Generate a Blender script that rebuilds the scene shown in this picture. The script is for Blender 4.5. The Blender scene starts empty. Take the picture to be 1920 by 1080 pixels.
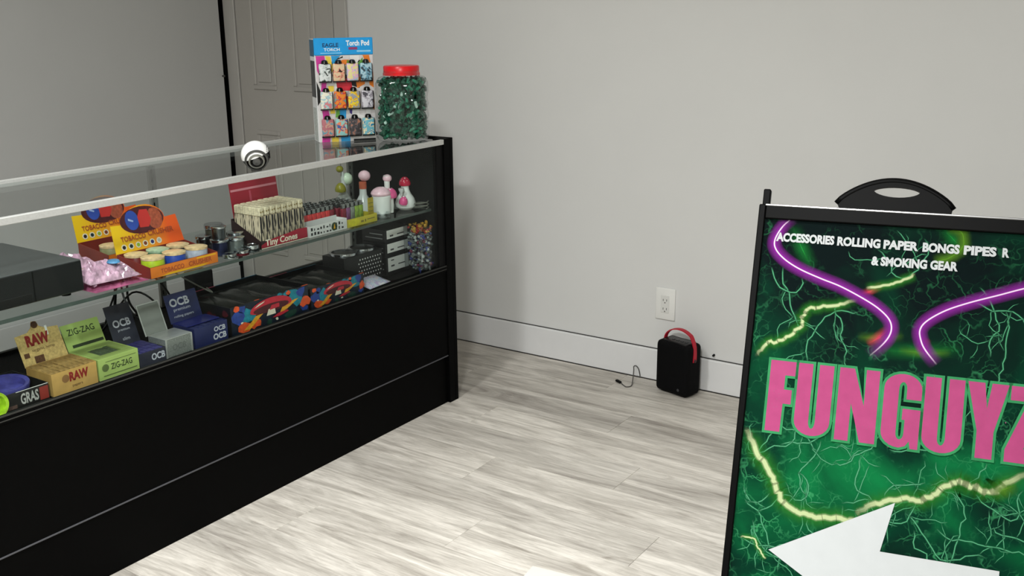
import bpy, bmesh, math, random
from mathutils import Vector, Matrix
random.seed(7)
PI = math.pi
SC = bpy.context.scene
COL = SC.collection

# ------------------------------------------------------------------ camera
CAM_H = 1.405
yaw, pit, rol, FPX = math.radians(-34.0443), math.radians(-15.3279), math.radians(-0.50737), 1927.62
fw = Vector((math.sin(yaw) * math.cos(pit), math.cos(yaw) * math.cos(pit), math.sin(pit)))
r0 = Vector((math.cos(yaw), -math.sin(yaw), 0)); u0 = r0.cross(fw)
rt = math.cos(rol) * r0 + math.sin(rol) * u0
up = -math.sin(rol) * r0 + math.cos(rol) * u0
cd = bpy.data.cameras.new('camera'); cam = bpy.data.objects.new('camera', cd); COL.objects.link(cam)
cd.sensor_width = 36; cd.lens = FPX * 36 / 1920; cd.clip_start = 0.02
cam.matrix_world = Matrix(((rt.x, up.x, -fw.x, 0), (rt.y, up.y, -fw.y, 0), (rt.z, up.z, -fw.z, CAM_H), (0, 0, 0, 1)))
SC.camera = cam

# ------------------------------------------------------------------ world, lights, exposure
w = bpy.data.worlds.new('world'); SC.world = w; w.use_nodes = True
w.node_tree.nodes['Background'].inputs[0].default_value = (.9, .95, 1, 1)
w.node_tree.nodes['Background'].inputs[1].default_value = 0.0
SC.view_settings.view_transform = 'Standard'; SC.view_settings.look = 'None'
SC.view_settings.gamma = 1; SC.view_settings.use_curve_mapping = False
SC.view_settings.exposure = 0.0
CEIL = 2.62
LAMPS = [  # x, y, power, size, spread, length along y
    (-1.86, 0.85, 34, .20, 150, .9),
    (-0.15, -0.50, 112, .40, 180, .4),
    (-0.90, 1.20, 16, .20, 84, .2),
]
def lamp(x, y, p, s, spread, ly):
    l = bpy.data.lights.new('ceiling_lamp', 'AREA'); l.shape = 'DISK' if ly == s else 'RECTANGLE'; l.size = s; l.energy = p
    if ly != s: l.size_y = ly
    l.color = (.985, 1, .985); l.spread = math.radians(spread)
    o = bpy.data.objects.new('ceiling_lamp', l); COL.objects.link(o); o.location = (x, y, CEIL - .012)
    return o
for a in LAMPS: lamp(*a)

# ------------------------------------------------------------------ materials
def lin(h):
    h = h.lstrip('#'); v = [int(h[i:i + 2], 16) / 255 for i in (0, 2, 4)]
    return tuple(c / 12.92 if c <= .04045 else ((c + .055) / 1.055) ** 2.4 for c in v)
MC = {}
def M(name, col='#808080', rough=.5, metal=0, var=.08, scale=30, bump=0, spec=.5, trans=0, alpha=1, ior=1.45, coat=0):
    if name in MC: return MC[name]
    m = bpy.data.materials.new(name); m.use_nodes = True; nt = m.node_tree
    b = nt.nodes['Principled BSDF']; c = lin(col) if isinstance(col, str) else col
    b.inputs['Roughness'].default_value = rough; b.inputs['Metallic'].default_value = metal
    b.inputs['Specular IOR Level'].default_value = spec; b.inputs['IOR'].default_value = ior
    b.inputs['Transmission Weight'].default_value = trans; b.inputs['Alpha'].default_value = alpha
    b.inputs['Coat Weight'].default_value = coat
    tc = nt.nodes.new('ShaderNodeTexCoord'); n = nt.nodes.new('ShaderNodeTexNoise')
    n.inputs['Scale'].default_value = scale; n.inputs['Detail'].default_value = 4
    nt.links.new(tc.outputs['Object'], n.inputs['Vector'])
    r = nt.nodes.new('ShaderNodeValToRGB')
    r.color_ramp.elements[0].color = (*[x * (1 - var) for x in c], 1); r.color_ramp.elements[0].position = .3
    r.color_ramp.elements[1].color = (*[min(1, x * (1 + var)) for x in c], 1); r.color_ramp.elements[1].position = .7
    nt.links.new(n.outputs['Fac'], r.inputs['Fac']); nt.links.new(r.outputs['Color'], b.inputs['Base Color'])
    if bump:
        bp = nt.nodes.new('ShaderNodeBump'); bp.inputs['Strength'].default_value = bump; bp.inputs['Distance'].default_value = .002
        nt.links.new(n.outputs['Fac'], bp.inputs['Height']); nt.links.new(bp.outputs['Normal'], b.inputs['Normal'])
    MC[name] = m; return m

def glass_mat(name, tint=(.93, .96, .95), ior=1.6, rough=.0):
    m = bpy.data.materials.new(name); m.use_nodes = True; nt = m.node_tree; nt.nodes.clear()
    out = nt.nodes.new('ShaderNodeOutputMaterial'); mx = nt.nodes.new('ShaderNodeMixShader')
    t = nt.nodes.new('ShaderNodeBsdfTransparent'); t.inputs[0].default_value = (*tint, 1)
    g = nt.nodes.new('ShaderNodeBsdfGlossy'); g.inputs['Roughness'].default_value = rough
    f = nt.nodes.new('ShaderNodeFresnel'); ge = nt.nodes.new('ShaderNodeNewGeometry'); io = nt.nodes.new('ShaderNodeMapRange')
    io.inputs[3].default_value = ior; io.inputs[4].default_value = 1 / ior      # same reflectance on the way in and out of the thin sheet
    nt.links.new(ge.outputs['Backfacing'], io.inputs[0]); nt.links.new(io.outputs[0], f.inputs['IOR'])
    nt.links.new(f.outputs[0], mx.inputs[0]); nt.links.new(t.outputs[0], mx.inputs[1]); nt.links.new(g.outputs[0], mx.inputs[2])
    nt.links.new(mx.outputs[0], out.inputs[0]); return m
GLASS = glass_mat('case_glass', ior=1.16); GLASS_TOP = glass_mat('top_glass', ior=1.75)
CLEAR = glass_mat('clear_plastic', (.90, .92, .92), 1.5, .06)

def grain_mat(name, c0, c1, c2, rough=.45):
    """wood plank: long grain along local x, another offset for every plank"""
    m = bpy.data.materials.new(name); m.use_nodes = True; nt = m.node_tree; N = nt.nodes; L = nt.links
    b = N['Principled BSDF']; b.inputs['Roughness'].default_value = rough
    geo = N.new('ShaderNodeNewGeometry'); oi = N.new('ShaderNodeObjectInfo')
    sc = N.new('ShaderNodeVectorMath'); sc.operation = 'SCALE'; sc.inputs['Scale'].default_value = 37
    cb = N.new('ShaderNodeCombineXYZ'); L.new(oi.outputs['Random'], cb.inputs[0]); L.new(oi.outputs['Random'], cb.inputs[2]); L.new(cb.outputs[0], sc.inputs[0])
    ad = N.new('ShaderNodeVectorMath'); L.new(geo.outputs['Position'], ad.inputs[0]); L.new(sc.outputs[0], ad.inputs[1])
    def noise(sx, sy, detail, dist, rough=.6):
        mp = N.new('ShaderNodeMapping'); mp.inputs['Scale'].default_value = (sx, sy, 1); L.new(ad.outputs[0], mp.inputs[0])
        n = N.new('ShaderNodeTexNoise'); n.inputs['Scale'].default_value = 1; n.inputs['Detail'].default_value = detail
        n.inputs['Distortion'].default_value = dist; n.inputs['Roughness'].default_value = rough; L.new(mp.outputs[0], n.inputs['Vector']); return n
    n1 = noise(2.0, 15, 9, 1.1, .66); n2 = noise(9, 130, 5, .4, .75); n3 = noise(3.0, 11, 4, 1.4)
    r1 = N.new('ShaderNodeValToRGB'); e = r1.color_ramp.elements
    e[0].position = .30; e[0].color = (*lin(c0), 1); e[1].position = .62; e[1].color = (*lin(c2), 1)
    k = e.new(.45); k.color = (*lin(c1), 1); L.new(n1.outputs[0], r1.inputs[0])
    r2 = N.new('ShaderNodeValToRGB'); e = r2.color_ramp.elements
    e[0].position = .32; e[0].color = (.66, .65, .63, 1); e[1].position = .58; e[1].color = (1.05, 1.05, 1.05, 1); L.new(n2.outputs[0], r2.inputs[0])
    r3 = N.new('ShaderNodeValToRGB'); e = r3.color_ramp.elements
    e[0].position = .24; e[0].color = (.60, .58, .55, 1); e[1].position = .37; e[1].color = (1, 1, 1, 1); L.new(n3.outputs[0], r3.inputs[0])
    def mul(a, bb, f=1):
        x = N.new('ShaderNodeMix'); x.data_type = 'RGBA'; x.blend_type = 'MULTIPLY'; x.inputs[0].default_value = f
        L.new(a, x.inputs[6]); L.new(bb, x.inputs[7]); return x.outputs[2]
    tone = N.new('ShaderNodeMapRange'); tone.inputs[3].default_value = .88; tone.inputs[4].default_value = 1.06; L.new(oi.outputs['Random'], tone.inputs[0])
    c = mul(mul(r1.outputs[0], r2.outputs[0], .8), r3.outputs[0], .8); c = mul(c, tone.outputs[0])
    L.new(c, b.inputs['Base Color'])
    bp = N.new('ShaderNodeBump'); bp.inputs['Strength'].default_value = .15; bp.inputs['Distance'].default_value = .001
    L.new(n2.outputs[0], bp.inputs['Height']); L.new(bp.outputs[0], b.inputs['Normal'])
    return m

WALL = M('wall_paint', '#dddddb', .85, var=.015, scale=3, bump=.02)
WALL_L = M('left_wall_dimmed', '#c0c0be', .85, var=.015, scale=3)  # wall paint darkened, the weaker light on this side is in the colour
TRIM = M('trim_white', '#e4e4e4', .45, var=.01)
DOORP = M('door_paint', '#b3afa9', .6, var=.01)
FLOORM = grain_mat('plank_vinyl', '#948d85', '#b9b3aa', '#d8d2c9')
BLK = M('black_laminate', '#030303', .6, var=.2, scale=60, spec=.06)
BLK2 = M('black_matte', '#050505', .7, var=.2, spec=.2)
BLKIN = M('case_inner_black', '#1c1d1c', .8, var=.1, scale=20, spec=.1)
PLAS = M('black_plastic', '#0a0a0a', .45, var=.1)
ALU = M('aluminium', '#c9cac7', .38, .35, var=.05, scale=200)
GREYS = M('grey_steel', '#7f7f7b', .45, .2, var=.05)
STEEL = M('polished_steel', '#bfc2c6', .16, 1, var=.12, scale=80)
DSTEEL = M('dark_steel', '#5b6064', .2, 1, var=.2, scale=80)
WHITE = M('white_card', '#e9e8e4', .5, var=.02)
GREYEDGE = M('edge_highlight_grey', '#47474b', .5, var=.05)

# ------------------------------------------------------------------ geometry helpers
def link(name, me, mat, parent=None, kind=None, label=None):
    o = bpy.data.objects.new(name, me); COL.objects.link(o)
    if mat is not None and not len(me.materials):
        for x in (mat if isinstance(mat, (list, tuple)) else [mat]): me.materials.append(x)
    if parent is not None: o.parent = parent
    if kind: o['kind'] = kind
    if label: o['label'] = label
    return o
def tag(o, label, cat, group=None, kind=None):
    o['label'] = label; o['category'] = cat
    if group: o['group'] = group
    if kind: o['kind'] = kind
    return o
def thing(name, label, cat, loc=(0, 0, 0), rz=0, group=None):
    o = bpy.data.objects.new(name, None); COL.objects.link(o); o.location = loc; o.rotation_euler = (0, 0, rz)
    o.empty_display_size = .02
    return tag(o, label, cat, group)
def dup(root, loc=None, rz=None, label=None):
    def cp(o, par):
        c = o.copy(); COL.objects.link(c)
        if par is not None: c.parent = par
        for ch in o.children: cp(ch, c)
        return c
    r = cp(root, None)
    if loc is not None: r.location = loc
    if rz is not None: r.rotation_euler = (r.rotation_euler[0], r.rotation_euler[1], rz)
    if label: r['label'] = label
    return r
def mesh_of(bm, smooth=False):
    me = bpy.data.meshes.new('mesh'); bm.normal_update(); bm.to_mesh(me); bm.free()
    if smooth:
        for p in me.polygons: p.use_smooth = True
    return me
def add_box(bm, lo, hi, bev=0, mat=None, seg=1):
    g = bmesh.ops.create_cube(bm, size=1); vs = g['verts']
    c = [(a + b) / 2 for a, b in zip(lo, hi)]; s = [abs(b - a) for a, b in zip(lo, hi)]
    for v in vs: v.co = Vector((c[0] + v.co.x * s[0], c[1] + v.co.y * s[1], c[2] + v.co.z * s[2]))
    if mat is not None: bmesh.ops.transform(bm, matrix=mat, verts=vs)
    if bev:
        es = list({e for v in vs for e in v.link_edges})
        bmesh.ops.bevel(bm, geom=es, offset=bev, segments=seg, affect='EDGES', profile=.6)
def box(name, lo, hi, mat, parent=None, bev=0, seg=1, xf=None, kind=None, label=None):
    bm = bmesh.new(); add_box(bm, lo, hi, bev, xf, seg)
    return link(name, mesh_of(bm, seg > 1), mat, parent, kind, label)
def boxes(name, lst, mat, parent=None, bev=0, kind=None, label=None):
    bm = bmesh.new()
    for lo, hi in lst: add_box(bm, lo, hi, bev)
    return link(name, mesh_of(bm), mat, parent, kind, label)
def lathe_bm(bm, prof, n=28, xf=None, sq=None):
    rings = []
    for r, z in prof:
        ring = []
        for i in range(n):
            a = 2 * PI * i / n; k = 1.0
            if sq: k = 1 / max(abs(math.cos(a)) ** sq + abs(math.sin(a)) ** sq, 1e-6) ** (1 / sq)
            p = Vector((r * k * math.cos(a), r * k * math.sin(a), z))
            if xf is not None: p = xf @ p
            ring.append(bm.verts.new(p))
        rings.append(ring)
    for a, b in zip(rings, rings[1:]):
        for i in range(n): bm.faces.new((a[i], a[(i + 1) % n], b[(i + 1) % n], b[i]))
    if prof[0][0] > 1e-5: bm.faces.new(rings[0][::-1])
    if prof[-1][0] > 1e-5: bm.faces.new(rings[-1])
def lathe(name, prof, mat, parent=None, n=28, xf=None, sq=None, smooth=True, kind=None, label=None):
    bm = bmesh.new(); lathe_bm(bm, prof, n, xf, sq); me = mesh_of(bm, smooth)
    if smooth:
        try: me.set_sharp_from_angle(angle=math.radians(40))
        except Exception: pass
    return link(name, me, mat, parent, kind, label)
def tube_bm(bm, pts, rad, n=8, flat=1.0, sm=0):
    pts = [Vector(p) for p in pts]
    if sm: pts = smooth_pts(pts, sm)
    rings = []; prev = None
    for i, p in enumerate(pts):
        t = (pts[min(i + 1, len(pts) - 1)] - pts[max(i - 1, 0)]).normalized()
        if prev is None:
            a = Vector((0, 0, 1)) if abs(t.z) < .9 else Vector((1, 0, 0)); x = t.cross(a).normalized()
        else: x = (prev - t * prev.dot(t)).normalized()
        prev = x; y = t.cross(x)
        rr = rad(i / (len(pts) - 1)) if callable(rad) else rad
        rings.append([bm.verts.new(p + x * rr * math.cos(2 * PI * k / n) + y * rr * flat * math.sin(2 * PI * k / n)) for k in range(n)])
    for a, b in zip(rings, rings[1:]):
        for k in range(n): bm.faces.new((a[k], a[(k + 1) % n], b[(k + 1) % n], b[k]))
    bm.faces.new(rings[0][::-1]); bm.faces.new(rings[-1])
def smooth_pts(p, k=6):
    out = []
    for i in range(len(p) - 1):
        a, b, c, d = p[max(i - 1, 0)], p[i], p[i + 1], p[min(i + 2, len(p) - 1)]
        for j in range(k):
            t = j / k
            out.append(.5 * ((2 * b) + (c - a) * t + (2 * a - 5 * b + 4 * c - d) * t * t + (3 * b - a - 3 * c + d) * t ** 3))
    out.append(p[-1]); return out
def tube(name, pts, rad, mat, parent=None, n=8, sm=6, flat=1.0, label=None):
    bm = bmesh.new(); tube_bm(bm, pts, rad, n, flat, sm); return link(name, mesh_of(bm, True), mat, parent, None, label)
def poly_bm(bm, pts, xf=None, th=0):
    vs = [bm.verts.new(xf @ Vector(p) if xf is not None else Vector(p)) for p in pts]
    f = bm.faces.new(vs); f.normal_update(); bmesh.ops.triangulate(bm, faces=[f])
def flat(name, polys, mat, parent, y=-.0004, label=None):
    """flat print: polygons given as (x, z) on the plane y"""
    for grp in ([[P] for P in polys] if name.startswith('print_') else [polys]):      # separate printed patches stay separate parts
        bm = bmesh.new()
        for P in grp: poly_bm(bm, [(a, y, b) for a, b in P])
        o = link(name, mesh_of(bm), mat, parent, None, label)
    return o
def text(name, body, mat, parent, x, z, h, width=None, y=-.0006, bold=0.0, xf=None, align='LEFT', shear=0):
    cu = bpy.data.curves.new('t', 'FONT'); cu.body = body; cu.size = 1; cu.offset = bold; cu.resolution_u = 3; cu.align_x = 'LEFT'; cu.shear = shear
    o = bpy.data.objects.new('t', cu); me = bpy.data.meshes.new_from_object(o)
    bpy.data.objects.remove(o)
    xs = [v.co.x for v in me.vertices]; ys = [v.co.y for v in me.vertices]
    if not xs: return None
    x0, x1, y0, y1 = min(xs), max(xs), min(ys), max(ys)
    sy = h / .73; sx = (width / (x1 - x0)) if width else sy
    off = {'LEFT': 0, 'CENTER': -(x1 - x0) * sx / 2}[align]
    for v in me.vertices:
        p = Vector((x + (v.co.x - x0) * sx + off, y, z + v.co.y * sy))
        v.co = xf @ p if xf is not None else p
    me.materials.clear()
    return link(name, me, mat, parent)

# ------------------------------------------------------------------ room
YW = 3.435; XL = -3.945
def struct(name, lo, hi, mat, bev=0): return box(name, lo, hi, mat, kind='structure', bev=bev)
fl = struct('floor', (-4.3, -2.6, -.12), (2.4, YW + .1, -.006), M('subfloor', '#4a463f', .9))
bm = bmesh.new()
PLW, PLL = .182, 1.22
add_box(bm, (0, 0, -.006), (PLL - .0007, PLW - .0007, 0), .0007); pm = mesh_of(bm); pm.materials.append(FLOORM)
row = 0; y = YW - .02 - PLW
while y > -2.6:
    x = -4.2 + [0, -.45, -.83, -.2, -.65][row % 5] * PLL
    while x < 2.3:
        o = bpy.data.objects.new('plank', pm); COL.objects.link(o); o.parent = fl; o.location = (x, y, 0)
        if x < -4.25: o.location.x = -4.25; o.scale.x = max(.02, (x + PLL + 4.25) / PLL)
        x += PLL
    y -= PLW; row += 1
struct('ceiling', (-4.3, -2.7, CEIL), (2.4, YW + .1, CEIL + .1), M('ceiling_paint', '#d9d8d4', .9, var=.02))
struct('wall_back', (-4.3, YW, -.01), (2.4, YW + .1, CEIL), WALL)
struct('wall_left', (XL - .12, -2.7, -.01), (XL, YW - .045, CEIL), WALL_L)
struct('wall_right', (2.3, -2.7, -.01), (2.4, YW, CEIL), WALL)
struct('wall_front', (-4.3, -2.8, -.01), (2.4, -2.7, CEIL), WALL)
struct('trim_1', (-4.02, YW - .005, 0), (-3.951, YW - .0005, CEIL), BLK2)          # dark joint in the corner by the door
# baseboards (with a small top lip)
def baseboard(name, lo, hi, h, ax):
    bm = bmesh.new(); add_box(bm, (lo[0], lo[1], 0), (hi[0], hi[1], h), .003)
    return link(name, mesh_of(bm), TRIM if ax == 0 else M('trim_shaded', '#b9b9b8', .5, var=.01), None, 'structure')  # left run gets a darker trim colour, its shade put into the paint
baseboard('baseboard_back', (-3.16, YW - .016), (2.3, YW), .1235, 0)
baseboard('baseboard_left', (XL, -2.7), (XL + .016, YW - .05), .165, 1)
struct('trim_2', (-3.16, YW - .0035, .1236), (2.3, YW, .1262), M('caulk_shadow_gap', '#2c2b28', .9))   # open joint above the baseboard
# six-panel door in the back wall
dr = box('door_1', (-3.868, YW - .012, .012), (-3.250, YW - .002, 2.03), DOORP, None, .002, kind='structure')
def panel(x0, x1, z0, z1):
    bm = bmesh.new(); yo = YW - .0125
    # raised moulding ring
    b = .022
    for lo, hi in (((x0, z0), (x1, z0 + b)), ((x0, z1 - b), (x1, z1)), ((x0, z0 + b), (x0 + b, z1 - b)), ((x1 - b, z0 + b), (x1, z1 - b))):
        add_box(bm, (lo[0], yo - .007, lo[1]), (hi[0], yo + .003, hi[1]), .0045)
    add_box(bm, (x0 + b + .012, yo - .005, z0 + b + .012), (x1 - b - .012, yo + .003, z1 - b - .012), .004)
    link('door_panel', mesh_of(bm), DOORP, dr)
for x0, x1 in ((-3.776, -3.622), (-3.512, -3.356)):
    panel(x0, x1, .24, .845); panel(x0, x1, 1.035, 1.60); panel(x0, x1, 1.70, 1.92)
CAS = M('casing_paint', '#bab7b2', .55, var=.01)
boxes('door_casing', [((-3.949, YW - .016, 0), (-3.874, YW, 2.10)), ((-3.243, YW - .016, 0), (-3.168, YW, 2.10)), ((-3.872, YW - .016, 2.04), (-3.245, YW, 2.10))], CAS, dr, .003)
box('door_gap', (-3.8745, YW - .006, 0), (-3.8675, YW, 2.04), M('gap_dark', '#54504b', .9), dr)
box('door_gap', (-3.2505, YW - .006, 0), (-3.2425, YW, 2.04), M('gap_dark'), dr)

# ceiling downlights (the lamps above)
for i, (x, y, p, s, sp, ly) in enumerate(LAMPS):
    t = thing('ceiling_light', ['long slim ceiling light panel near the display case', 'wide round ceiling light near the entrance', 'small round ceiling downlight over the open floor'][i], 'ceiling light', (x, y, CEIL))
    if ly == s: lathe('trim_ring', [(s / 2 + .004, -.004), (s / 2 + .03, -.004), (s / 2 + .032, 0), (s / 2 + .004, 0), (s / 2 + .004, -.004)], WHITE, t, 36)
    else:
        for lo, hi in (((-s / 2 - .03, -ly / 2 - .03), (-s / 2 - .004, ly / 2 + .03)), ((s / 2 + .004, -ly / 2 - .03), (s / 2 + .03, ly / 2 + .03)), ((-s / 2 - .004, -ly / 2 - .03), (s / 2 + .004, -ly / 2 - .004)), ((-s / 2 - .004, ly / 2 + .004), (s / 2 + .004, ly / 2 + .03))): box('frame_side', (*lo, -.006), (*hi, 0), WHITE, t)

# ------------------------------------------------------------------ display case
CX, CY0, CL, CDP, CH = -2.171, 1.03, 1.823, .462, .966
Q = PI / 2
case = thing('display_case', 'long black glass-fronted shop display case with aluminium top rails', 'display case', (CX, CY0, 0), Q)
# local frame: x along the case (towards the wall), y backwards, z up
box('kick_board', (.02, .012, 0), (CL - .05, .03, .181), BLK, case, .001)
box('front_panel', (.02, .004, .186), (CL - .05, .022, .500), BLK, case, .001)
box('edge_highlight', (.02, .002, .1815), (CL - .052, .016, .1850), GREYEDGE, case, .0005, label='thin grey strip drawing the edge highlight above the kick board')  # highlight along the panel edge, put in as a grey strip
for x0, x1 in ((0, .02), (CL - .018, CL)): box('side_panel', (x0, 0, 0), (x1, CDP, CH + .002), BLK, case, .001)
box('side_lining', (CL - .0215, .05, .509), (CL - .0185, CDP - .004, .955), BLKIN, case, label='dark grey inner lining of the end panel')
box('corner_post', (CL - .05, .0, .0), (CL - .0185, .05, CH + .001), BLK, case, .001)
box('corner_channel', (CL - .085, .006, .512), (CL - .0505, .02, .948), BLK2, case)
box('rear_panel', (.02, CDP - .02, 0), (CL - .019, CDP - .002, .487), BLK, case)
box('deck', (.02, .022, .489), (CL - .0185, CDP - .001, .506), BLK, case)
SILL = M('sill_channel', '#32322f', .5, var=.1, spec=.2)
boxes('glass_channel', [((.02, .0, .5165), (CL - .051, .003, .5205)), ((.02, .0, .5055), (CL - .051, .002, .5085)), ((.02, .0165, .507), (CL - .051, .0185, .517))], SILL, case, .0005)
box('sill', (.02, .0005, .5005), (CL - .051, .0095, .5195), BLK, case, .0005)
box('rear_track', (.02, CDP - .016, .507), (CL - .022, CDP - .003, .514), SILL, case)
for x0 in (.0205,): box('front_glass', (.0205, .010, .508), (CL - .087, .015, .952), GLASS, case)
box('top_glass', (.0205, .014, .9565), (CL - .0505, CDP - .012, .9635), GLASS_TOP, case)
def rail(lo, hi): return box('top_rail', lo, hi, ALU, case, .0012)
rail((.0205, -.001, .9485), (CL - .051, .0135, .9655)); rail((.0205, CDP - .0115, .9545), (CL - .0225, CDP + .003, .9725))
SHZ = .728
for x0, x1 in ((.022, .905), (.909, CL - .023)): box('glass_shelf', (x0, .036, SHZ - .008), (x1, CDP - .03, SHZ), GLASS, case, .001)
box('shelf_edge', (.022, .0335, SHZ - .0085), (CL - .088, .0358, SHZ + .0003), M('glass_edge', '#46504b', .2, var=.1), case, label='dark green edge of the glass shelf')
for x0 in (.03, .907, CL - .052):
    bm = bmesh.new(); add_box(bm, (x0 - .012, CDP - .026, .515), (x0 - .005, CDP - .0165, .953)); add_box(bm, (x0 + .005, CDP - .026, .515), (x0 + .012, CDP - .0165, .953))
    add_box(bm, (x0 - .005, CDP - .022, .515), (x0 + .005, CDP - .018, .953))
    s = link('shelf_standard', mesh_of(bm), GREYS, case)
    boxes('slot', [((x0 - .002, CDP - .0235, .53 + k * .025), (x0 + .002, CDP - .0221, .542 + k * .025)) for k in range(17)], BLK2, s, kind='stuff')
    bm = bmesh.new()
    for p in ([(x0 - .001, .07, SHZ - .009), (x0 - .001, CDP - .03, SHZ - .009), (x0 - .001, CDP - .03, SHZ - .05)],):
        a = [bm.verts.new((q[0], q[1], q[2])) for q in p]; b = [bm.verts.new((q[0] + .002, q[1], q[2])) for q in p]
        bm.faces.new(a); bm.faces.new(b[::-1])
        for i in range(3): bm.faces.new((a[i], b[i], b[(i + 1) % 3], a[(i + 1) % 3]))
    link('shelf_bracket', mesh_of(bm), GREYS, case)

def item(name, label, cat, yl, z, xf=-2.215, rz=Q, group=None):
    return thing(name, label, cat, (xf, yl, z), rz, group)
DZ = .5065; SZ = SHZ + .0004
# ---- open display carton with a raised header card
def tray(root, wd, dp, h, mat, th=.0012, back=True, hf=None):
    hf = hf or h
    box('front_wall', (0, 0, 0), (wd, th, hf), mat, root); box('base', (th, th, 0), (wd - th, dp, th), mat, root)
    for x0 in (0, wd - th): 
        bm = bmesh.new(); P = [(th, 0), (dp, 0), (dp, h), (th, hf)]
        a = [bm.verts.new((x0, p[0], p[1])) for p in P]; b = [bm.verts.new((x0 + th, p[0], p[1])) for p in P]
        bm.faces.new(a); bm.faces.new(b[::-1])
        for i in range(4): bm.faces.new((a[i], b[i], b[(i + 1) % 4], a[(i + 1) % 4]))
        link('side_wall', mesh_of(bm), mat, root)
    if back: box('back_wall', (th, dp - th, th), (wd - th, dp, h), mat, root)
def tiltx(y, z, ang): return Matrix.Translation((0, y, z)) @ Matrix.Rotation(ang, 4, 'X')
def header(root, pts, mat, y, z, ang, th=.0012, name='header_card'):
    """upright card, outline in (x, z) from its hinge, leaning back by ang"""
    xf = tiltx(y, z, -ang); bm = bmesh.new()
    a = [bm.verts.new(xf @ Vector((p[0], 0, p[1]))) for p in pts]; b = [bm.verts.new(xf @ Vector((p[0], th, p[1]))) for p in pts]
    fa = bm.faces.new(a); fb = bm.faces.new(b[::-1])
    for i in range(len(pts)): bm.faces.new((b[i], b[(i + 1) % len(pts)], a[(i + 1) % len(pts)], a[i]))
    fa.normal_update(); fb.normal_update(); bmesh.ops.triangulate(bm, faces=[fa, fb]); bm.normal_update()
    return link(name, mesh_of(bm), mat, root), xf
def rect(x0, x1, z0, z1): return [(x0, z0), (x1, z0), (x1, z1), (x0, z1)]
def disc(cx, cz, r, n=14, e=1.0): return [(cx + r * math.cos(2 * PI * i / n), cz + r * e * math.sin(2 * PI * i / n)) for i in range(n)]
def flat_xf(name, polys, mat, parent, xf, y=-.0005, label=None):
    for grp in ([[P] for P in polys] if name.startswith('print') else [polys]):
        bm = bmesh.new()
        for P in grp: poly_bm(bm, [(a, y, b) for a, b in P], xf)
        o = link(name, mesh_of(bm), mat, parent, None, label)
    return o
def booklets(label, group, yl, x0, n, wd, h, mat, rows=1, dp=.02, z=DZ + .0015, y0=.006):
    """paper booklets standing on edge in a carton: each one a thing"""
    proto = None; bw = wd / n
    for r in range(rows):
        for k in range(n):
            loc = (x0 - y0 - r * (dp + .001), yl + .002 + k * bw + bw / 2, z)
            if proto is None:
                proto = box('paper_booklet', (-bw * .44, 0, 0), (bw * .44, dp, h), mat, None, .0008); proto.rotation_euler = (0, 0, Q); proto.location = loc
                tag(proto, label, 'rolling papers', group); o = proto
            else:
                o = proto.copy(); COL.objects.link(o); o.location = loc
            o.location.z += random.uniform(0, .002)

# 1 black carton of silicone ashtrays at the left end
t = item('display_carton', 'low black carton with grey outlined letters and a red end, holding ashtrays', 'carton', 1.172, DZ)
GB = M('carton_black', '#1d1d1b', .35, var=.25, scale=50)
tray(t, .122, .15, .042, GB)
text('lettering', 'GRAS', M('grey_ink', '#b4b2ac', .5), t, .050, .009, .026, .045, bold=.03)
flat('red_print', [rect(.098, .1205, .004, .036)], M('red_ink', '#8c3026', .5), t); flat('white_edge', [rect(.04, .121, .0405, .0419)], WHITE, t)
flat('brown_print', [rect(.012, .04, .003, .012)], M('brown_ink', '#5a443c', .6, var=.4, scale=300), t)
def ashtray(label, mat, loc, r, tilt=(0, 0)):
    o = thing('ashtray', label, 'ashtray', loc, 0, 'silicone ashtrays'); o.rotation_euler = (tilt[0], tilt[1], 0)
    lathe('bowl', [(0, .002), (r * .74, .002), (r * .80, .016), (r * .98, .019), (r, .016), (r * .95, .0), (0, 0)], mat, o, 32)
    return o
BLU = M('silicone_blue', '#47468c', .4, var=.25, scale=60); ORG = M('silicone_orange', '#e8482a', .4, var=.2, scale=60); GRN = M('silicone_lime', '#9fc61e', .4, var=.35, scale=70)
ashtray('violet-blue round silicone ashtray lying in the black carton', BLU, (-2.277, 1.227, DZ + .031), .051, (.02, .10))
ashtray('bright orange round silicone ashtray resting on the violet one', ORG, (-2.338, 1.180, DZ + .056), .046, (0, .12))
a = ashtray('lime green round silicone ashtray standing on edge before the black carton', GRN, (-2.1995, 1.148, DZ + .034), .033); a.rotation_euler = (0, PI / 2 + .05, 0); a.location.x = -2.2095
# 2 brown carton RAW
KR = M('kraft_card', '#c39a55', .65, var=.10, scale=40); KR2 = M('kraft_light', '#c9ab6c', .65, var=.25, scale=160); REDI = M('raw_red', '#8e2420', .5)
BRN = M('brown_ink2', '#5b3a22', .6, var=.4, scale=300)
t = item('display_carton', 'kraft brown carton of rolling papers with red RAW lettering', 'carton', 1.304, DZ)
tray(t, .122, .105, .056, KR)
text('lettering', 'RAW', REDI, t, .046, .027, .022, .052, bold=.05)
flat('round_mark', [disc(.036, .036, .010, 16)], M('mark_brown', '#8a6238', .6), t); text('small_print', 'papers', BRN, t, .052, .011, .007, .028)
h, xf = header(t, [(0, 0), (.118, 0), (.112, .082), (.078, .085), (.064, .093), (.060, .106), (.048, .108), (.042, .092), (.03, .083), (-.004, .080)], KR2, .107, .052, .30)
text('lettering', 'RAW', REDI, t, .02, .050, .026, .062, xf=xf, bold=.06)
flat_xf('print', [disc(.053, .098, .009, 12), rect(.006, .02, .022, .034), rect(.03, .055, .004, .022)], BRN, t, xf); flat_xf('cigarette_print', [rect(.077, .083, .066, .090)], WHITE, t, xf)
text('small_print', 'organic hemp', BRN, t, .03, .034, .008, .06, xf=xf)
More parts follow.
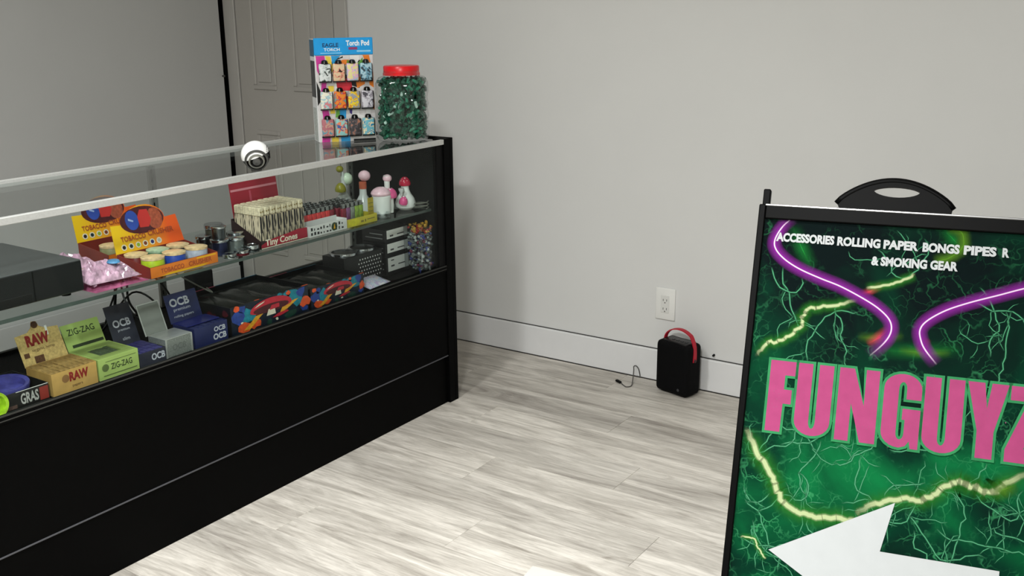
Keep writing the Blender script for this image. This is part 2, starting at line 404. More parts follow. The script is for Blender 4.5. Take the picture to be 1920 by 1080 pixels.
booklets('brown paper booklet packed on edge in the kraft carton', 'booklets in the kraft carton', 1.304, -2.215, 9, .118, .054, M('booklet_brown', '#9a7a45', .7, var=.3, scale=120), 4, .0235)
# 3 green carton ZIG-ZAG
ZG = M('lime_card', '#a9bf6a', .55, var=.05, scale=30); ZGD = M('lime_shade', '#8ea158', .55, var=.06, scale=30); DGI = M('dark_green_ink', '#2f3a22', .6)
t = item('display_carton', 'pale green carton of rolling papers with dark ZIG-ZAG lettering', 'carton', 1.431, DZ)
tray(t, .117, .122, .055, ZG, .0035)
text('lettering', 'ZIG-ZAG', DGI, t, .035, .022, .016, .062, bold=.01)
flat('round_mark', [disc(.019, .030, .010, 16)], M('mark_olive', '#5f6d3c', .6), t); flat('print_mark', [rect(.012, .11, .008, .0105), rect(.02, .11, .044, .0455)], M('mark_olive'), t)
h, xf = header(t, rect(.004, .114, 0, .070), ZG, .128, .052, .42)
text('lettering', 'ZIG-ZAG', DGI, t, .018, .040, .017, .078, xf=xf, bold=.01)
flat_xf('print', [rect(.02, .11, .006, .014)], DGI, t, xf)
box('rim', (.004, .004, .050), (.028, .12, .0545), ZGD, t); box('rim', (.09, .004, .050), (.114, .12, .0545), ZGD, t); box('rim', (.028, .094, .05), (.09, .12, .0545), ZGD, t); box('rim', (.028, .004, .05), (.09, .03, .0545), ZGD, t)
booklets('dark green paper booklet packed inside the pale green carton', 'booklets in the green carton', 1.459, -2.246, 5, .060, .046, M('booklet_green', '#46523a', .7, var=.3, scale=150), 3, .021, DZ + .004, 0)
# 4 slate carton OCB
OB = M('slate_card', '#33343f', .4, var=.12, scale=30); OBB = M('indigo_card', '#232a55', .35, var=.25, scale=20); OW = M('silver_ink', '#c7c8d0', .45)
t = item('display_carton', 'slate black carton with silver OCB lettering beside the pale green one', 'carton', 1.551, DZ)
tray(t, .081, .10, .036, OB)
text('lettering', 'OCB', OW, t, .036, .010, .018, .042, bold=.03)
h, xf = header(t, rect(.002, .080, 0, .112), OB, .101, .034, .34)
text('lettering', 'OCB', OW, t, .014, .052, .020, .054, xf=xf, bold=.03); text('small_print', 'premium', OW, t, .024, .040, .007, .036, xf=xf); text('small_print', 'slim', OW, t, .03, .014, .009, .022, xf=xf)
booklets('indigo paper booklet packed inside the slate carton', 'booklets in the slate carton', 1.551, -2.215, 6, .077, .034, M('booklet_indigo', '#3b386c', .5, var=.25, scale=120), 4, .0225)
# 5 silver carton
SV = M('silver_card', '#c5c6c2', .28, .55, var=.05, scale=60); SVF = M('silver_front', '#8c8f8a', .4, .3, var=.3, scale=260); LIDG = M('grey_lid', '#7c7e78', .5, .0, var=.05)
t = item('display_carton', 'brushed silver carton with its plain grey lid raised behind it', 'carton', 1.634, DZ + .0)
box('carton_body', (0, 0, 0), (.086, .072, .050), SVF, t, .001); box('carton_top', (-.0006, -.0006, .0502), (.0866, .0726, .0525), SV, t, .0005)
boxes('silver_edge', [((-.0012, -.0012, 0), (.004, .0, .0505)), ((.082, -.0012, 0), (.0868, .0, .0505))], SV, t)
text('lettering', 'OCB', M('grey_ink2', '#6f716d', .5), t, .02, .018, .016, .045, bold=.02)
h, xf = header(t, rect(-.006, .066, 0, .088), LIDG, .0735, .05, .36)
flat_xf('lid_border', [rect(-.006, -.003, 0, .088), rect(.063, .066, 0, .088), rect(-.003, .063, .085, .088)], SV, t, xf)
# 6 indigo carton OCB
t = item('display_carton', 'glossy indigo carton with white OCB lettering beside the silver one', 'carton', 1.730, DZ)
tray(t, .114, .09, .056, OBB)
box('inner_lid', (.0015, .03, .0562), (.1125, .089, .0585), M('indigo_gloss', '#262c6e', .25, var=.2, scale=20), t)
text('lettering', 'OCB', OW, t, .066, .032, .014, .040, bold=.03); text('lettering', 'OCB', OW, t, .062, .009, .017, .046, bold=.04)
h, xf = header(t, rect(-.004, .104, 0, .082), OBB, .0905, .056, .3)
text('lettering', 'OCB', OW, t, .008, .046, .022, .066, xf=xf, bold=.035); text('small_print', 'premium', OW, t, .016, .032, .009, .056, xf=xf); text('small_print', 'rolling papers', OW, t, .012, .014, .007, .066, xf=xf)
booklets('dark blue paper booklet packed inside the indigo carton', 'booklets in the indigo carton', 1.730, -2.215, 6, .110, .053, OBB, 1, .0225)
# 7, 8 large printed cartons with mushroom art
def splat_poly(cx, cz, r, n, seed, ex=1.0):
    rg = random.Random(seed); return [(cx + ex * r * rg.uniform(.6, 1.25) * math.cos(2 * PI * i / n), cz + r * rg.uniform(.6, 1.25) * math.sin(2 * PI * i / n)) for i in range(n)]
TEAL = M('ink_teal', '#1d7f92', .35, var=.3, scale=90); DBL = M('ink_blue', '#2a4390', .35, var=.3, scale=90); REDM = M('ink_red', '#c02a3a', .3, var=.15, scale=60)
DRED = M('ink_maroon', '#4e1a20', .35, var=.3, scale=90); CRM = M('ink_cream', '#e6dcc6', .4, var=.1); AMB = M('ink_amber', '#e5a32c', .35, var=.2, scale=90); ORI = M('ink_orange', '#e2572a', .35, var=.2, scale=90); NAV = M('ink_night', '#17202e', .35, var=.4, scale=60); FOR = M('ink_forest', '#1d4034', .4, var=.3, scale=80)
BOXK = M('carton_gloss_black', '#141414', .3, var=.2)
def art(t, wd, h, s):
    """printed front: a large toadstool with swirls around it"""
    Y = iter([-.0003 - .00025 * k for k in range(12)])
    flat('print_ground', [rect(0.001, wd - .001, .001, h - .001)], NAV, t, next(Y))
    flat('print_teal', [splat_poly(wd * f, h * g, h * k, 9, s + i, 1.3) for i, (f, g, k) in enumerate(((.22, .55, .30), (.82, .70, .32), (.70, .84, .16), (.62, .90, .12)))], TEAL, t, next(Y))
    flat('print_blue', [splat_poly(wd * f, h * g, h * k, 9, s + 9 + i, 1.2) for i, (f, g, k) in enumerate(((.09, .58, .26), (.90, .82, .20), (.14, .82, .15), (.93, .20, .14)))], DBL, t, next(Y))
    flat('print_orange', [splat_poly(wd * f, h * g, h * k, 9, s + 20 + i, 1.4) for i, (f, g, k) in enumerate(((.14, .17, .24), (.95, .42, .20), (.07, .90, .11), (.73, .93, .08), (.29, .20, .18)))], ORI, t, next(Y))
    flat('print_amber', [[(wd * .22, h * .06), (wd * .36, h * .40), (wd * .40, h * .48), (wd * .30, h * .46), (wd * .24, h * .30), (wd * .14, h * .08)], [(wd * .60, h * .28), (wd * .70, h * .36), (wd * .86, h * .62), (wd * .80, h * .62), (wd * .64, h * .48)]], AMB, t, next(Y))
    flat('print_forest', [splat_poly(wd * .74, h * .14, h * .16, 10, s + 31, 2.0), splat_poly(wd * .46, h * .10, h * .09, 8, s + 33, 1.6)], FOR, t, next(Y))
    cap = [(wd * (.50 + .27 * math.cos(a)), h * (.60 + .36 * math.sin(a))) for a in [PI * k / 14 for k in range(15)]] + [(wd * (.50 - .27 * math.cos(a)), h * (.60 - .14 * math.sin(a))) for a in [PI * k / 10 for k in range(1, 10)]]
    flat('print_cap', [cap], REDM, t, next(Y))
    flat('print_gills', [[(wd * (.50 + .23 * math.cos(2 * PI * k / 18)), h * (.60 + .15 * math.sin(2 * PI * k / 18))) for k in range(18)]], DRED, t, next(Y))
    flat('print_stem', [[(wd * .43, h * .34), (wd * .55, h * .34), (wd * .54, h * .56), (wd * .46, h * .56)]], CRM, t, next(Y))
    flat('print_small_cap', [[(wd * .50, h * .22), (wd * .58, h * .32), (wd * .70, h * .34), (wd * .72, h * .28), (wd * .6, h * .20)], [(wd * .47, h * .52), (wd * .60, h * .54), (wd * .60, h * .68), (wd * .50, h * .68)]], REDM, t, next(Y))
    flat('print_highlight', [[(wd * .28, h * .74), (wd * .34, h * .84), (wd * .42, h * .90), (wd * .40, h * .85), (wd * .33, h * .77)], splat_poly(wd * .56, h * .13, h * .05, 7, s + 40, 1.8), splat_poly(wd * .12, h * .38, h * .04, 7, s + 41, 1.8)], CRM, t, next(Y))
def mushroom_carton(label, yl, wd, dp, h, s, x=-2.215):
    t = item('display_carton', label, 'carton', yl, DZ, x, group=None)
    tray(t, wd, dp, h, BOXK, .0014)
    art(t, wd, h, s)
    side = Matrix.Rotation(-PI / 2, 4, 'Z')      # the left end, printed too
    bm = bmesh.new(); random.seed(s)
    for k in range(7): poly_bm(bm, [(-.0006, b, a) for b, a in splat_poly(dp * (.1 + .8 * random.random()), h * (.15 + .7 * random.random()), h * .14, 8, s + 60 + k, 1.2)])
    link('end_print', mesh_of(bm), DRED, t)
    boxes('coloured_edge', [((.0, dp - .0016, h + .0002), (wd * .45, dp - .0002, h + .0018))], M('edge_pink', '#c2506a', .3, var=.5, scale=30), t)
    boxes('coloured_edge', [((wd * .45, dp - .0016, h + .0002), (wd, dp - .0002, h + .0018))], M('edge_teal', '#2a6f8c', .3, var=.5, scale=30), t)
    boxes('coloured_edge', [((wd * .30, .0, h + .0002), (wd * .36, .0014, h + .0014)), ((wd * .92, 0, h + .0002), (wd, .0014, h + .0014))], ORI, t)
    return t
mushroom_carton('large dark carton printed with a red toadstool in swirling colours', 1.858, .305, .225, .084, 3)
mushroom_carton('smaller carton with toadstool print, next to the large toadstool carton', 2.172, .243, .215, .066, 50)
FOIL = M('black_foil', '#20211f', .22, .35, var=.5, scale=25, bump=.6)
def pouch_mesh(wd, dp, h, seed, nx=9, ny=7, rough=.25, smooth=True):
    rg = random.Random(seed); bm = bmesh.new(); top = []; bot = []
    for j in range(ny):
        for i in range(nx):
            u, v = i / (nx - 1), j / (ny - 1); k = (math.sin(PI * u) * math.sin(PI * v)) ** .5
            n = rg.uniform(-rough, rough)
            top.append(bm.verts.new((u * wd, v * dp, .001 + h * k * (.8 + n)))); bot.append(bm.verts.new((u * wd, v * dp, 0)))
    for j in range(ny - 1):
        for i in range(nx - 1):
            a = j * nx + i; bm.faces.new((top[a], top[a + 1], top[a + nx + 1], top[a + nx])); bm.faces.new((bot[a], bot[a + nx], bot[a + nx + 1], bot[a + 1]))
    def rim(ids):
        for p, q in zip(ids, ids[1:]): bm.faces.new((bot[p], bot[q], top[q], top[p]))
    rim(list(range(nx))); rim([j * nx + nx - 1 for j in range(ny)]); rim([(ny - 1) * nx + i for i in range(nx - 1, -1, -1)]); rim([j * nx for j in range(ny - 1, -1, -1)])
    return mesh_of(bm, smooth)
ORD = ['first', 'second', 'third', 'fourth', 'fifth', 'sixth', 'seventh', 'eighth', 'ninth', 'tenth']
for nm, yl, wd, n, h, dp in (('large', 1.861, .299, 3, .076, .215), ('smaller', 2.175, .237, 3, .058, .205)):
    pw = wd / n
    for k in range(n):
        o = link('foil_pouch', pouch_mesh(pw - .003, dp, .016, 5 + k + int(wd * 100)), FOIL); o.location = (-2.220, yl + k * pw, DZ + h - .010); o.rotation_euler = (0, 0, Q)
        tag(o, f'{ORD[k]} black foil pouch from the slate-carton end in the {nm} toadstool carton', 'pouch', 'black foil pouches')
        # filler card that carries the pouches
for nm, yl, wd, h, dp in (('large', 1.861, .299, .072, .215), ('smaller', 2.175, .237, .054, .205)):
    o = box('cardboard_insert', (0, 0, 0), (wd, dp, h - .0035), M('insert_black', '#161616', .7), None); o.location = (-2.220, yl, DZ + .0015); o.rotation_euler = (0, 0, Q)
    tag(o, f'black card insert under the pouches in the {nm} toadstool carton', 'insert')
# 9 holographic packet
HOL = bpy.data.materials.new('holographic_film'); HOL.use_nodes = True
nt = HOL.node_tree; b = nt.nodes['Principled BSDF']; tc = nt.nodes.new('ShaderNodeTexCoord'); n = nt.nodes.new('ShaderNodeTexNoise'); n.inputs['Scale'].default_value = 26; n.inputs['Distortion'].default_value = 1.5
r = nt.nodes.new('ShaderNodeValToRGB'); r.color_ramp.elements[0].position = .3; r.color_ramp.elements[0].color = (*lin('#f3d9e2'), 1); r.color_ramp.elements[1].position = .75; r.color_ramp.elements[1].color = (*lin('#ffffff'), 1)
for p, c in ((.44, '#d5e4f5'), (.50, '#cdb6e0'), (.57, '#f4ecf8')): e = r.color_ramp.elements.new(p); e.color = (*lin(c), 1)
nt.links.new(tc.outputs['Object'], n.inputs['Vector']); nt.links.new(n.outputs[0], r.inputs[0]); nt.links.new(r.outputs[0], b.inputs['Base Color']); b.inputs['Roughness'].default_value = .3
o = link('foil_packet', pouch_mesh(.115, .074, .010, 77), HOL); o.location = (-2.222, 2.452, DZ); o.rotation_euler = (.22, 0, Q + .08)
tag(o, 'small iridescent pink and blue foil packet lying on the case deck', 'packet')
# 10 patterned box with chrome-rimmed lid
t = item('patterned_box', 'black box with rows of small white dots and a chrome rimmed top', 'box', 2.418, DZ, -2.300)
DOTB = M('dot_box_black', '#151515', .35)
box('box_body', (0, 0, 0), (.19, .10, .100), DOTB, t, .0015)
bm = bmesh.new()
for j in range(6):
    for i in range(9): poly_bm(bm, [(.070 + i * .0128 + (j % 2) * .0064 + (q[0]), -.0004, .016 + j * .0130 + q[1]) for q in disc(0, 0, .0030, 6)])
link('dot_print', mesh_of(bm), WHITE, t)
lathe('chrome_rim', [(.040, .1005), (.047, .1005), (.047, .108), (.040, .108), (.040, .1005)], STEEL, t, 32, Matrix.Translation((.050, .05, 0)))
lathe('chrome_rim', [(.040, .1005), (.047, .1005), (.047, .108), (.040, .108), (.040, .1005)], STEEL, t, 32, Matrix.Translation((.142, .05, 0)))
for x in (.05, .142): lathe('lid_disc', [(0, .1005), (.0398, .1005), (.0398, .104), (0, .104)], DOTB, t, 28, Matrix.Translation((x, .05, 0)))
# 11 stack of three black boxes with white labels
for k, (wz, nm) in enumerate(((.064, 'bottom'), (.050, 'middle'), (.048, 'top'))):
    z = DZ + sum((.0645, .0505)[:k])
    t = item('small_carton', f'black carton with a white front label, {nm} one of the stack of three', 'carton', 2.618 - .003 * k, z, -2.292 + .002 * k, group='stack of black cartons')
    box('carton_body', (0, 0, 0), (.124, .105, wz), DOTB, t, .0012)
    flat('paper_label', [rect(.008, .119, .014 if k else .012, wz - .004)], WHITE, t, -.0005)
    flat('label_print', [rect(.024, .042, wz * .42, wz * .42 + .006), rect(.062, .098, wz * .42 + .002, wz * .42 + .006)] + ([rect(.024, .040, wz * .75, wz * .75 + .004)] if k == 0 else []), M('label_ink', '#4c4c4c', .6), t, -.0008)
    boxes('end_print', [((-.0005, .012, wz * .3), (0.0, .09, wz * .3 + .003)), ((-.0005, .012, wz * .6), (0.0, .07, wz * .6 + .003))], M('label_grey', '#8b8b8b', .5), t)
flat('top_label', [rect(0, 0.0001, 0, .0001)], WHITE, t)
# 12 clear tub of small bright trinkets
t = item('clear_tub', 'clear plastic tub full of small bright trinkets in the case corner', 'tub', 2.742, DZ, -2.240, 0)
lathe('tub_wall', [(.042, .001), (.046, .004), (.047, .166), (.045, .168)], CLEAR, t, 32, sq=5)
COLS = [M(f'trinket_{i}', c, .25, var=.1) for i, c in enumerate(('#b8322e', '#d9a53a', '#3b4796', '#8b8f8c', '#5f6a66', '#c9ccca', '#7d2f4a', '#c9672e', '#3b3b3f', '#70757a'))]
bm = bmesh.new()
for i in range(420):
    a = random.random() * 2 * PI; rr = .041 * math.sqrt(random.random()); z = .008 + .160 * random.random(); s = random.uniform(.004, .0075)
    k0 = len(bm.faces)
    g = bmesh.ops.create_icosphere(bm, subdivisions=1, radius=s, matrix=Matrix.Translation((rr * math.cos(a), rr * math.sin(a), z)) @ Matrix.Rotation(random.random() * 3, 4, 'X') @ Matrix.Diagonal((1, random.uniform(.5, 1.4), random.uniform(.4, 1.2), 1)))
    top = z > .14
    mi = random.choice((0, 0, 1, 1, 7) if top else (2, 3, 3, 4, 4, 5, 5, 6, 8, 9, 3, 2))
    for f in {f for v in g['verts'] for f in v.link_faces}: f.material_index = mi
link('trinkets', mesh_of(bm), COLS, t, 'stuff')

# ------------------------------------------------------------------ goods on the glass shelf
# a black cash drawer
t = item('cash_drawer', 'black metal cash drawer on the glass shelf', 'cash drawer', 1.062, SZ, -2.245)
box('drawer_body', (0, .004, .009), (.378, .345, .088), M('drawer_black', '#4a4a4a', .45, var=.05), t, .002)
box('drawer_front', (.002, 0, .012), (.376, .0038, .085), M('drawer_front_black', '#151617', .35, var=.1), t, .001)
box('drawer_lip', (.002, -.002, .012), (.24, -.0002, .034), PLAS, t, .0008); boxes('reflection_edge', [((.246, -.0012, .012), (.2485, -.0001, .085))], BLK2, t)  # dark line across the front draws the edge of a glass reflection
for x, y in ((.03, .03), (.345, .03), (.03, .32), (.345, .32)): lathe('foot', [(.011, 0), (.011, .0088), (0, .0088)], BLK2, t, 14, Matrix.Translation((x, y, 0)))
# b pink zip bags
PINK = M('pink_film', '#c2688f', .14, var=.45, scale=22, bump=1.0, coat=.8)
PINK2 = M('clear_pink_film', '#c9a0b6', .10, .15, var=.5, scale=45, bump=.6, coat=1.0)
def zip_bag(label, mat, loc, wd, dp, h, rz, seed, tilt=(0, 0)):
    t = thing('zip_bag', label, 'bag', loc, rz, 'pink zip bags'); t.rotation_euler = (tilt[0], tilt[1], rz)
    link('bag_body', pouch_mesh(wd, dp, h, seed, 20, 18, .34, False), mat, t)
    return t
zip_bag('pink plastic zip bag lying lowest beside the cash drawer', PINK, (-2.226, 1.455, SZ), .158, .17, .014, Q, 21)
b2 = zip_bag('crumpled clear pink zip bag with a blue sticker on top', PINK2, (-2.236, 1.450, SZ + .0195), .140, .125, .034, Q - .1, 22, (.06, 0))
lathe('blue_sticker', [(0, .0), (.017, .0), (.014, .0045), (0, .006)], M('sticker_blue', '#4f86b4', .4, var=.3, scale=90), b2, 16, Matrix.Translation((.090, .045, .034)))
zip_bag('shiny crumpled pink zip bag behind the stickered one', PINK2, (-2.372, 1.458, SZ + .001), .135, .12, .058, Q, 23)
# c grinder display boxes with cans
YEL = M('display_yellow', '#f0b41c', .4, var=.05); ORA = M('display_orange', '#e07a26', .4, var=.12, scale=30); ORR = M('display_red_orange', '#ea5a1c', .4, var=.06); MAR = M('display_maroon', '#7c2c22', .45, var=.12)
grad = bpy.data.materials.new('yellow_orange_print'); grad.use_nodes = True; nt = grad.node_tree; b = nt.nodes['Principled BSDF']; b.inputs['Roughness'].default_value = .38
tc = nt.nodes.new('ShaderNodeTexCoord'); sx = nt.nodes.new('ShaderNodeSeparateXYZ'); r = nt.nodes.new('ShaderNodeValToRGB'); mr = nt.nodes.new('ShaderNodeMapRange'); mr.inputs[2].default_value = .225
nt.links.new(tc.outputs['Object'], sx.inputs[0]); nt.links.new(sx.outputs[0], mr.inputs[0]); nt.links.new(mr.outputs[0], r.inputs[0]); nt.links.new(r.outputs[0], b.inputs['Base Color'])
r.color_ramp.elements[0].position = .1; r.color_ramp.elements[0].color = (*lin('#efc114'), 1); r.color_ramp.elements[1].position = .8; r.color_ramp.elements[1].color = (*lin('#ee5a17'), 1); e = r.color_ramp.elements.new(.5); e.color = (*lin('#ee9a1c'), 1)
BINK = M('grinder_blue', '#2f4ba6', .35, var=.15); RINK = M('grinder_red', '#c5322f', .35, var=.08); TEXR = M('rust_ink', '#a8492a', .5)
def grinder_display(label, loc):
    t = thing('grinder_display', label, 'display box', loc, Q, 'grinder display boxes')
    wd, dp = .222, .135
    tray(t, wd, dp, .048, MAR, .0015, True, .030)
    flat('front_print', [rect(.0005, wd - .0005, .0005, .0295)], ORA, t, -.0003)
    flat('amber_stripe', [[(.03, .001), (.17, .001), (.19, .006), (.06, .006)], rect(.15, .215, .0235, .0275)], YEL, t, -.0006)
    text('lettering', 'TOBACCO', TEXR, t, .032, .009, .0125, .075, y=-.0009, bold=.02); text('lettering', 'CRUSHER', TEXR, t, .122, .0095, .0125, .078, y=-.0009, bold=.02)
    arc = [(wd * .5 + .066 * math.cos(a), .076 + .045 * math.sin(a)) for a in [PI * k / 12 for k in range(13)]]
    pts = [(0, 0), (wd, 0), (wd - .008, .078)] + arc + [(.004, .078)]
    h, xf = header(t, pts, grad, dp + .001, .046, .26, .0016)
    c = (wd * .47, .080)
    flat_xf('dark_swirl', [[(c[0] + .070 * math.cos(2 * PI * k / 24), c[1] + .037 * math.sin(2 * PI * k / 24)) for k in range(24)]], DRED, t, xf, -.0004)
    flat_xf('rust_swirl', [[(c[0] + .040 + .024 * math.cos(2 * PI * k / 16), c[1] - .002 + .030 * math.sin(2 * PI * k / 16)) for k in range(16)]], M('swirl_rust', '#a9523a', .4, var=.35, scale=120), t, xf, -.0007)
    flat_xf('blue_grinder_print', [[(c[0] - .032 + .021 * math.cos(2 * PI * k / 18), c[1] + .003 + .027 * math.sin(2 * PI * k / 18)) for k in range(18)]], BINK, t, xf, -.0010)
    flat_xf('red_grinder_print', [[(c[0] - .012, c[1] - .02), (c[0] + .016, c[1] - .022), (c[0] + .028, c[1] - .004), (c[0] + .022, c[1] + .026), (c[0] - .002, c[1] + .028), (c[0] - .013, c[1] + .010)]], RINK, t, xf, -.0012)
    flat_xf('blue_shine', [[(c[0] - .044, c[1] + .004), (c[0] - .030, c[1] - .002), (c[0] - .028, c[1] + .002), (c[0] - .043, c[1] + .010)]], M('shine_ink', '#9fb4e0', .4), t, xf, -.0014)
    text('lettering', 'TOBACCO', TEXR, t, .024, .031, .014, .078, xf=xf, y=-.0015, bold=.02); text('lettering', 'CRUSHER', TEXR, t, .110, .034, .014, .084, xf=xf, y=-.0015, bold=.02)
    flat_xf('white_rings', [disc(.028 + k * .0225, .016, .0085, 12) for k in range(6)], CRM, t, xf, -.0006)
    for k, cc in enumerate(('#241c22', '#122a2c', '#8fae2c', '#7e3a22', '#262a6c', '#b4b4b0')): flat_xf('colour_dot', [disc(.028 + k * .0225, .016, .0054, 10)], M(f'dot_ink_{k}', cc, .5), t, xf, -.0009)
    return t
grinder_display('yellow and orange tobacco grinder display box at the shelf edge', (-2.224, 1.617, SZ))
grinder_display('second yellow tobacco grinder display box, standing behind the first', (-2.442, 1.648, SZ))
def can(label, col, loc, r=.0300, h=.047):
    t = thing('grinder_can', label, 'grinder', loc, 0, 'grinder cans in the display boxes')
    m = M('can_' + col, col, .35, var=.15, scale=60)
    lathe('can_body', [(0, 0), (r, 0), (r, h * .87), (r * .98, h * .89), (0, h * .89)], m, t, 28)
    lathe('can_lid', [(0, h * .895), (r * 1.02, h * .895), (r * 1.03, h), (r * .9, h * 1.03), (0, h * 1.03)], M('lid_' + col, '#d7b98c' if col != '#3f7a5a' else '#a9c0a0', .3, var=.35, scale=70), t, 28)
    return t
zc = SZ + .0018
for lab, col, x, y in (('yellow-green grinder can at the front of the grinder display', '#a4b81e', -2.258, 1.653), ('blue grinder can at the front of the grinder display', '#1f3f96', -2.259, 1.722), ('silver grinder can at the front of the grinder display', '#a3a6b4', -2.258, 1.795),
    ('dark red grinder can in the second row of the grinder display', '#6a1a1c', -2.323, 1.650), ('green-lidded grinder can in the second row of the grinder display', '#3f7a5a', -2.322, 1.719), ('black grinder can in the second row of the grinder display', '#2a2526', -2.323, 1.786)):
    can(lab, col, (x, y, zc))
can('olive grinder can in the display box behind', '#8a8660', (-2.478, 1.683, zc)); can('maroon grinder can in the display box behind', '#50262a', (-2.478, 1.750, zc))
# d polished metal grinders in a heap
def grinder(label, loc, r=.024, h=.026, mat=STEEL, rot=(0, 0)):
    t = thing('metal_grinder', label, 'grinder', loc, 0, 'heap of metal grinders'); t.rotation_euler = (rot[0], rot[1], random.random())
    lathe('grinder_base', [(0, 0), (r * .97, 0), (r, .001), (r, h * .45), (r * .95, h * .47), (0, h * .47)], mat, t, 30)
    lathe('grinder_lid', [(r * .95, h * .48), (r * 1.0, h * .5), (r * 1.02, h * .93), (r * .96, h), (r * .7, h), (r * .66, h * .94), (0, h * .94)], STEEL, t, 30)
    return t
NAVYS = M('navy_steel', '#2b3050', .25, .8, var=.15); MARS = M('maroon_steel', '#4a2f33', .3, .6, var=.15); GLS = M('smoke_glass', '#6a706e', .15, .5, var=.2)
def jarlet(label, loc, r, h, mat):
    t = thing('metal_jar', label, 'jar', loc, 0, 'heap of metal grinders')
    lathe('jar_body', [(0, 0), (r * .9, 0), (r * .92, h * .8), (0, h * .8)], mat, t, 28)
    lathe('jar_lid', [(0, h * .81), (r, h * .81), (r * 1.03, h * .84), (r * 1.03, h * .97), (r * .95, h), (0, h)], STEEL, t, 28)
    return t
grs = [('navy metal jar with a bright lid beside the grinder display', -2.292, 1.905, SZ, .026, .046, NAVYS),
       ('steel jar stacked on the navy one', -2.296, 1.908, SZ + .0465, .0215, .036, DSTEEL),
       ('smoked grey jar in the middle of the metal heap', -2.275, 1.950, SZ, .025, .046, GLS),
       ('maroon metal jar next to the cone display', -2.305, 1.975, SZ, .024, .052, MARS),
       ('olive metal jar at the back of the heap', -2.372, 1.955, SZ, .027, .072, M('olive_steel', '#4c4d42', .35, .5, var=.1)),
       ('dull steel jar behind the navy one', -2.352, 1.898, SZ, .022, .050, DSTEEL)]
for a in grs: jarlet(a[0], (a[1], a[2], a[3]), a[4], a[5], a[6])
grinder('flat polished grinder at the shelf edge by the orange display', (-2.238, 1.893, SZ), .020, .012)
grinder('flat polished grinder with a dark red base at the shelf edge', (-2.236, 1.935, SZ), .021, .014, M('red_base', '#6c1f28', .3, .4))
grinder('flat polished grinder in front of the cone display', (-2.243, 1.980, SZ), .021, .020, DSTEEL)
grinder('dark grinder lying between the jars', (-2.330, 1.935, SZ), .018, .018, DSTEEL)
# e display of cones with gold caps
t = item('cone_display', 'dark red display box of pre-rolled cone packs with a tall red lid', 'display box', 2.006, SZ, -2.232)
DRC = M('cone_dark', '#2b1a1b', .45, var=.6, scale=160); CRD = M('cone_red', '#9c1b30', .35, var=.12, scale=18); GOLDC = M('cone_gold', '#d9ccae', .4, var=.22, scale=150)
tray(t, .186, .122, .078, DRC, .0016, True, .024)
bm = bmesh.new(); P = [(.02, .020), (.05, .026), (.10, .030), (.15, .036), (.186, .034), (.186, .004), (.0, .004), (0, .012)]
poly_bm(bm, [(a, -.0006, b) for a, b in P]); link('red_band', mesh_of(bm), CRD, t)
flat('white_stripe', [rect(-.0, .186, .001, .0032)], CRM, t, -.0008)
text('lettering', 'Tiny Cones', CRM, t, .016, .008, .019, .128, y=-.0009, bold=.03)
h, xf = header(t, [(.014, 0), (.2, 0), (.2, .112), (.164, .112), (.162, .106), (.065, .108), (.063, .112), (.014, .112)], CRD, .124, .076, .12, .0016, 'lid')
flat_xf('lid_stripe', [rect(.016, .198, .078, .0845)], M('lid_pink', '#d98a96', .4), t, xf); flat_xf('lid_print', [rect(.085, .093, .01, .074)], M('lid_print', '#b9475c', .4), t, xf)
CST = bpy.data.materials.new('cone_pack_print'); CST.use_nodes = True; nt = CST.node_tree; b = nt.nodes['Principled BSDF']; b.inputs['Roughness'].default_value = .4
tc = nt.nodes.new('ShaderNodeTexCoord'); mp = nt.nodes.new('ShaderNodeMapping'); mp.inputs['Scale'].default_value = (60, 60, 12); vo = nt.nodes.new('ShaderNodeTexVoronoi'); vo.inputs['Scale'].default_value = 3
r = nt.nodes.new('ShaderNodeValToRGB'); r.color_ramp.elements[0].position = .25; r.color_ramp.elements[0].color = (*lin('#2d2a28'), 1); r.color_ramp.elements[1].position = .55; r.color_ramp.elements[1].color = (*lin('#cdbda2'), 1)
nt.links.new(tc.outputs['Object'], mp.inputs[0]); nt.links.new(mp.outputs[0], vo.inputs['Vector']); nt.links.new(vo.outputs['Distance'], r.inputs[0]); nt.links.new(r.outputs[0], b.inputs['Base Color'])
proto = None; pw = .0225
for rr in range(3):
    for k in range(8):
        loc = (-2.2375 - rr * .0365, 2.010 + k * pw, SZ + .002)
        lab = f'gold-capped cone pack, {ORD[k]} from the metal jars in the {("front", "middle", "rear")[rr]} row of the red display'
        if proto is None:
            proto = thing('cone_pack', lab, 'cone pack', loc, Q, 'cone packs in the red display'); 
            box('pack_body', (.0012, 0, 0), (pw - .0012, .034, .093), CST, proto, .001); box('pack_cap', (.0010, -.0006, .0932), (pw - .0022, .0346, .119), GOLDC, proto, .003)
            flat('black_stripe', [rect(.002, .0095, .045, .0925), rect(.003, .0065, .004, .045), rect(.0125, .0170, .055, .0925), rect(.0145, .0165, .004, .055)], M('stripe_black', '#262423', .4), proto, -.0004)
            flat('cap_print', [disc(.0075, .106, .003, 7), disc(.0150, .107, .003, 7)], M('cap_ink', '#8f7b4d', .5), proto, -.001)
        else:
            o = dup(proto, (loc[0], loc[1], loc[2] + random.uniform(0, .0015)), None, lab)
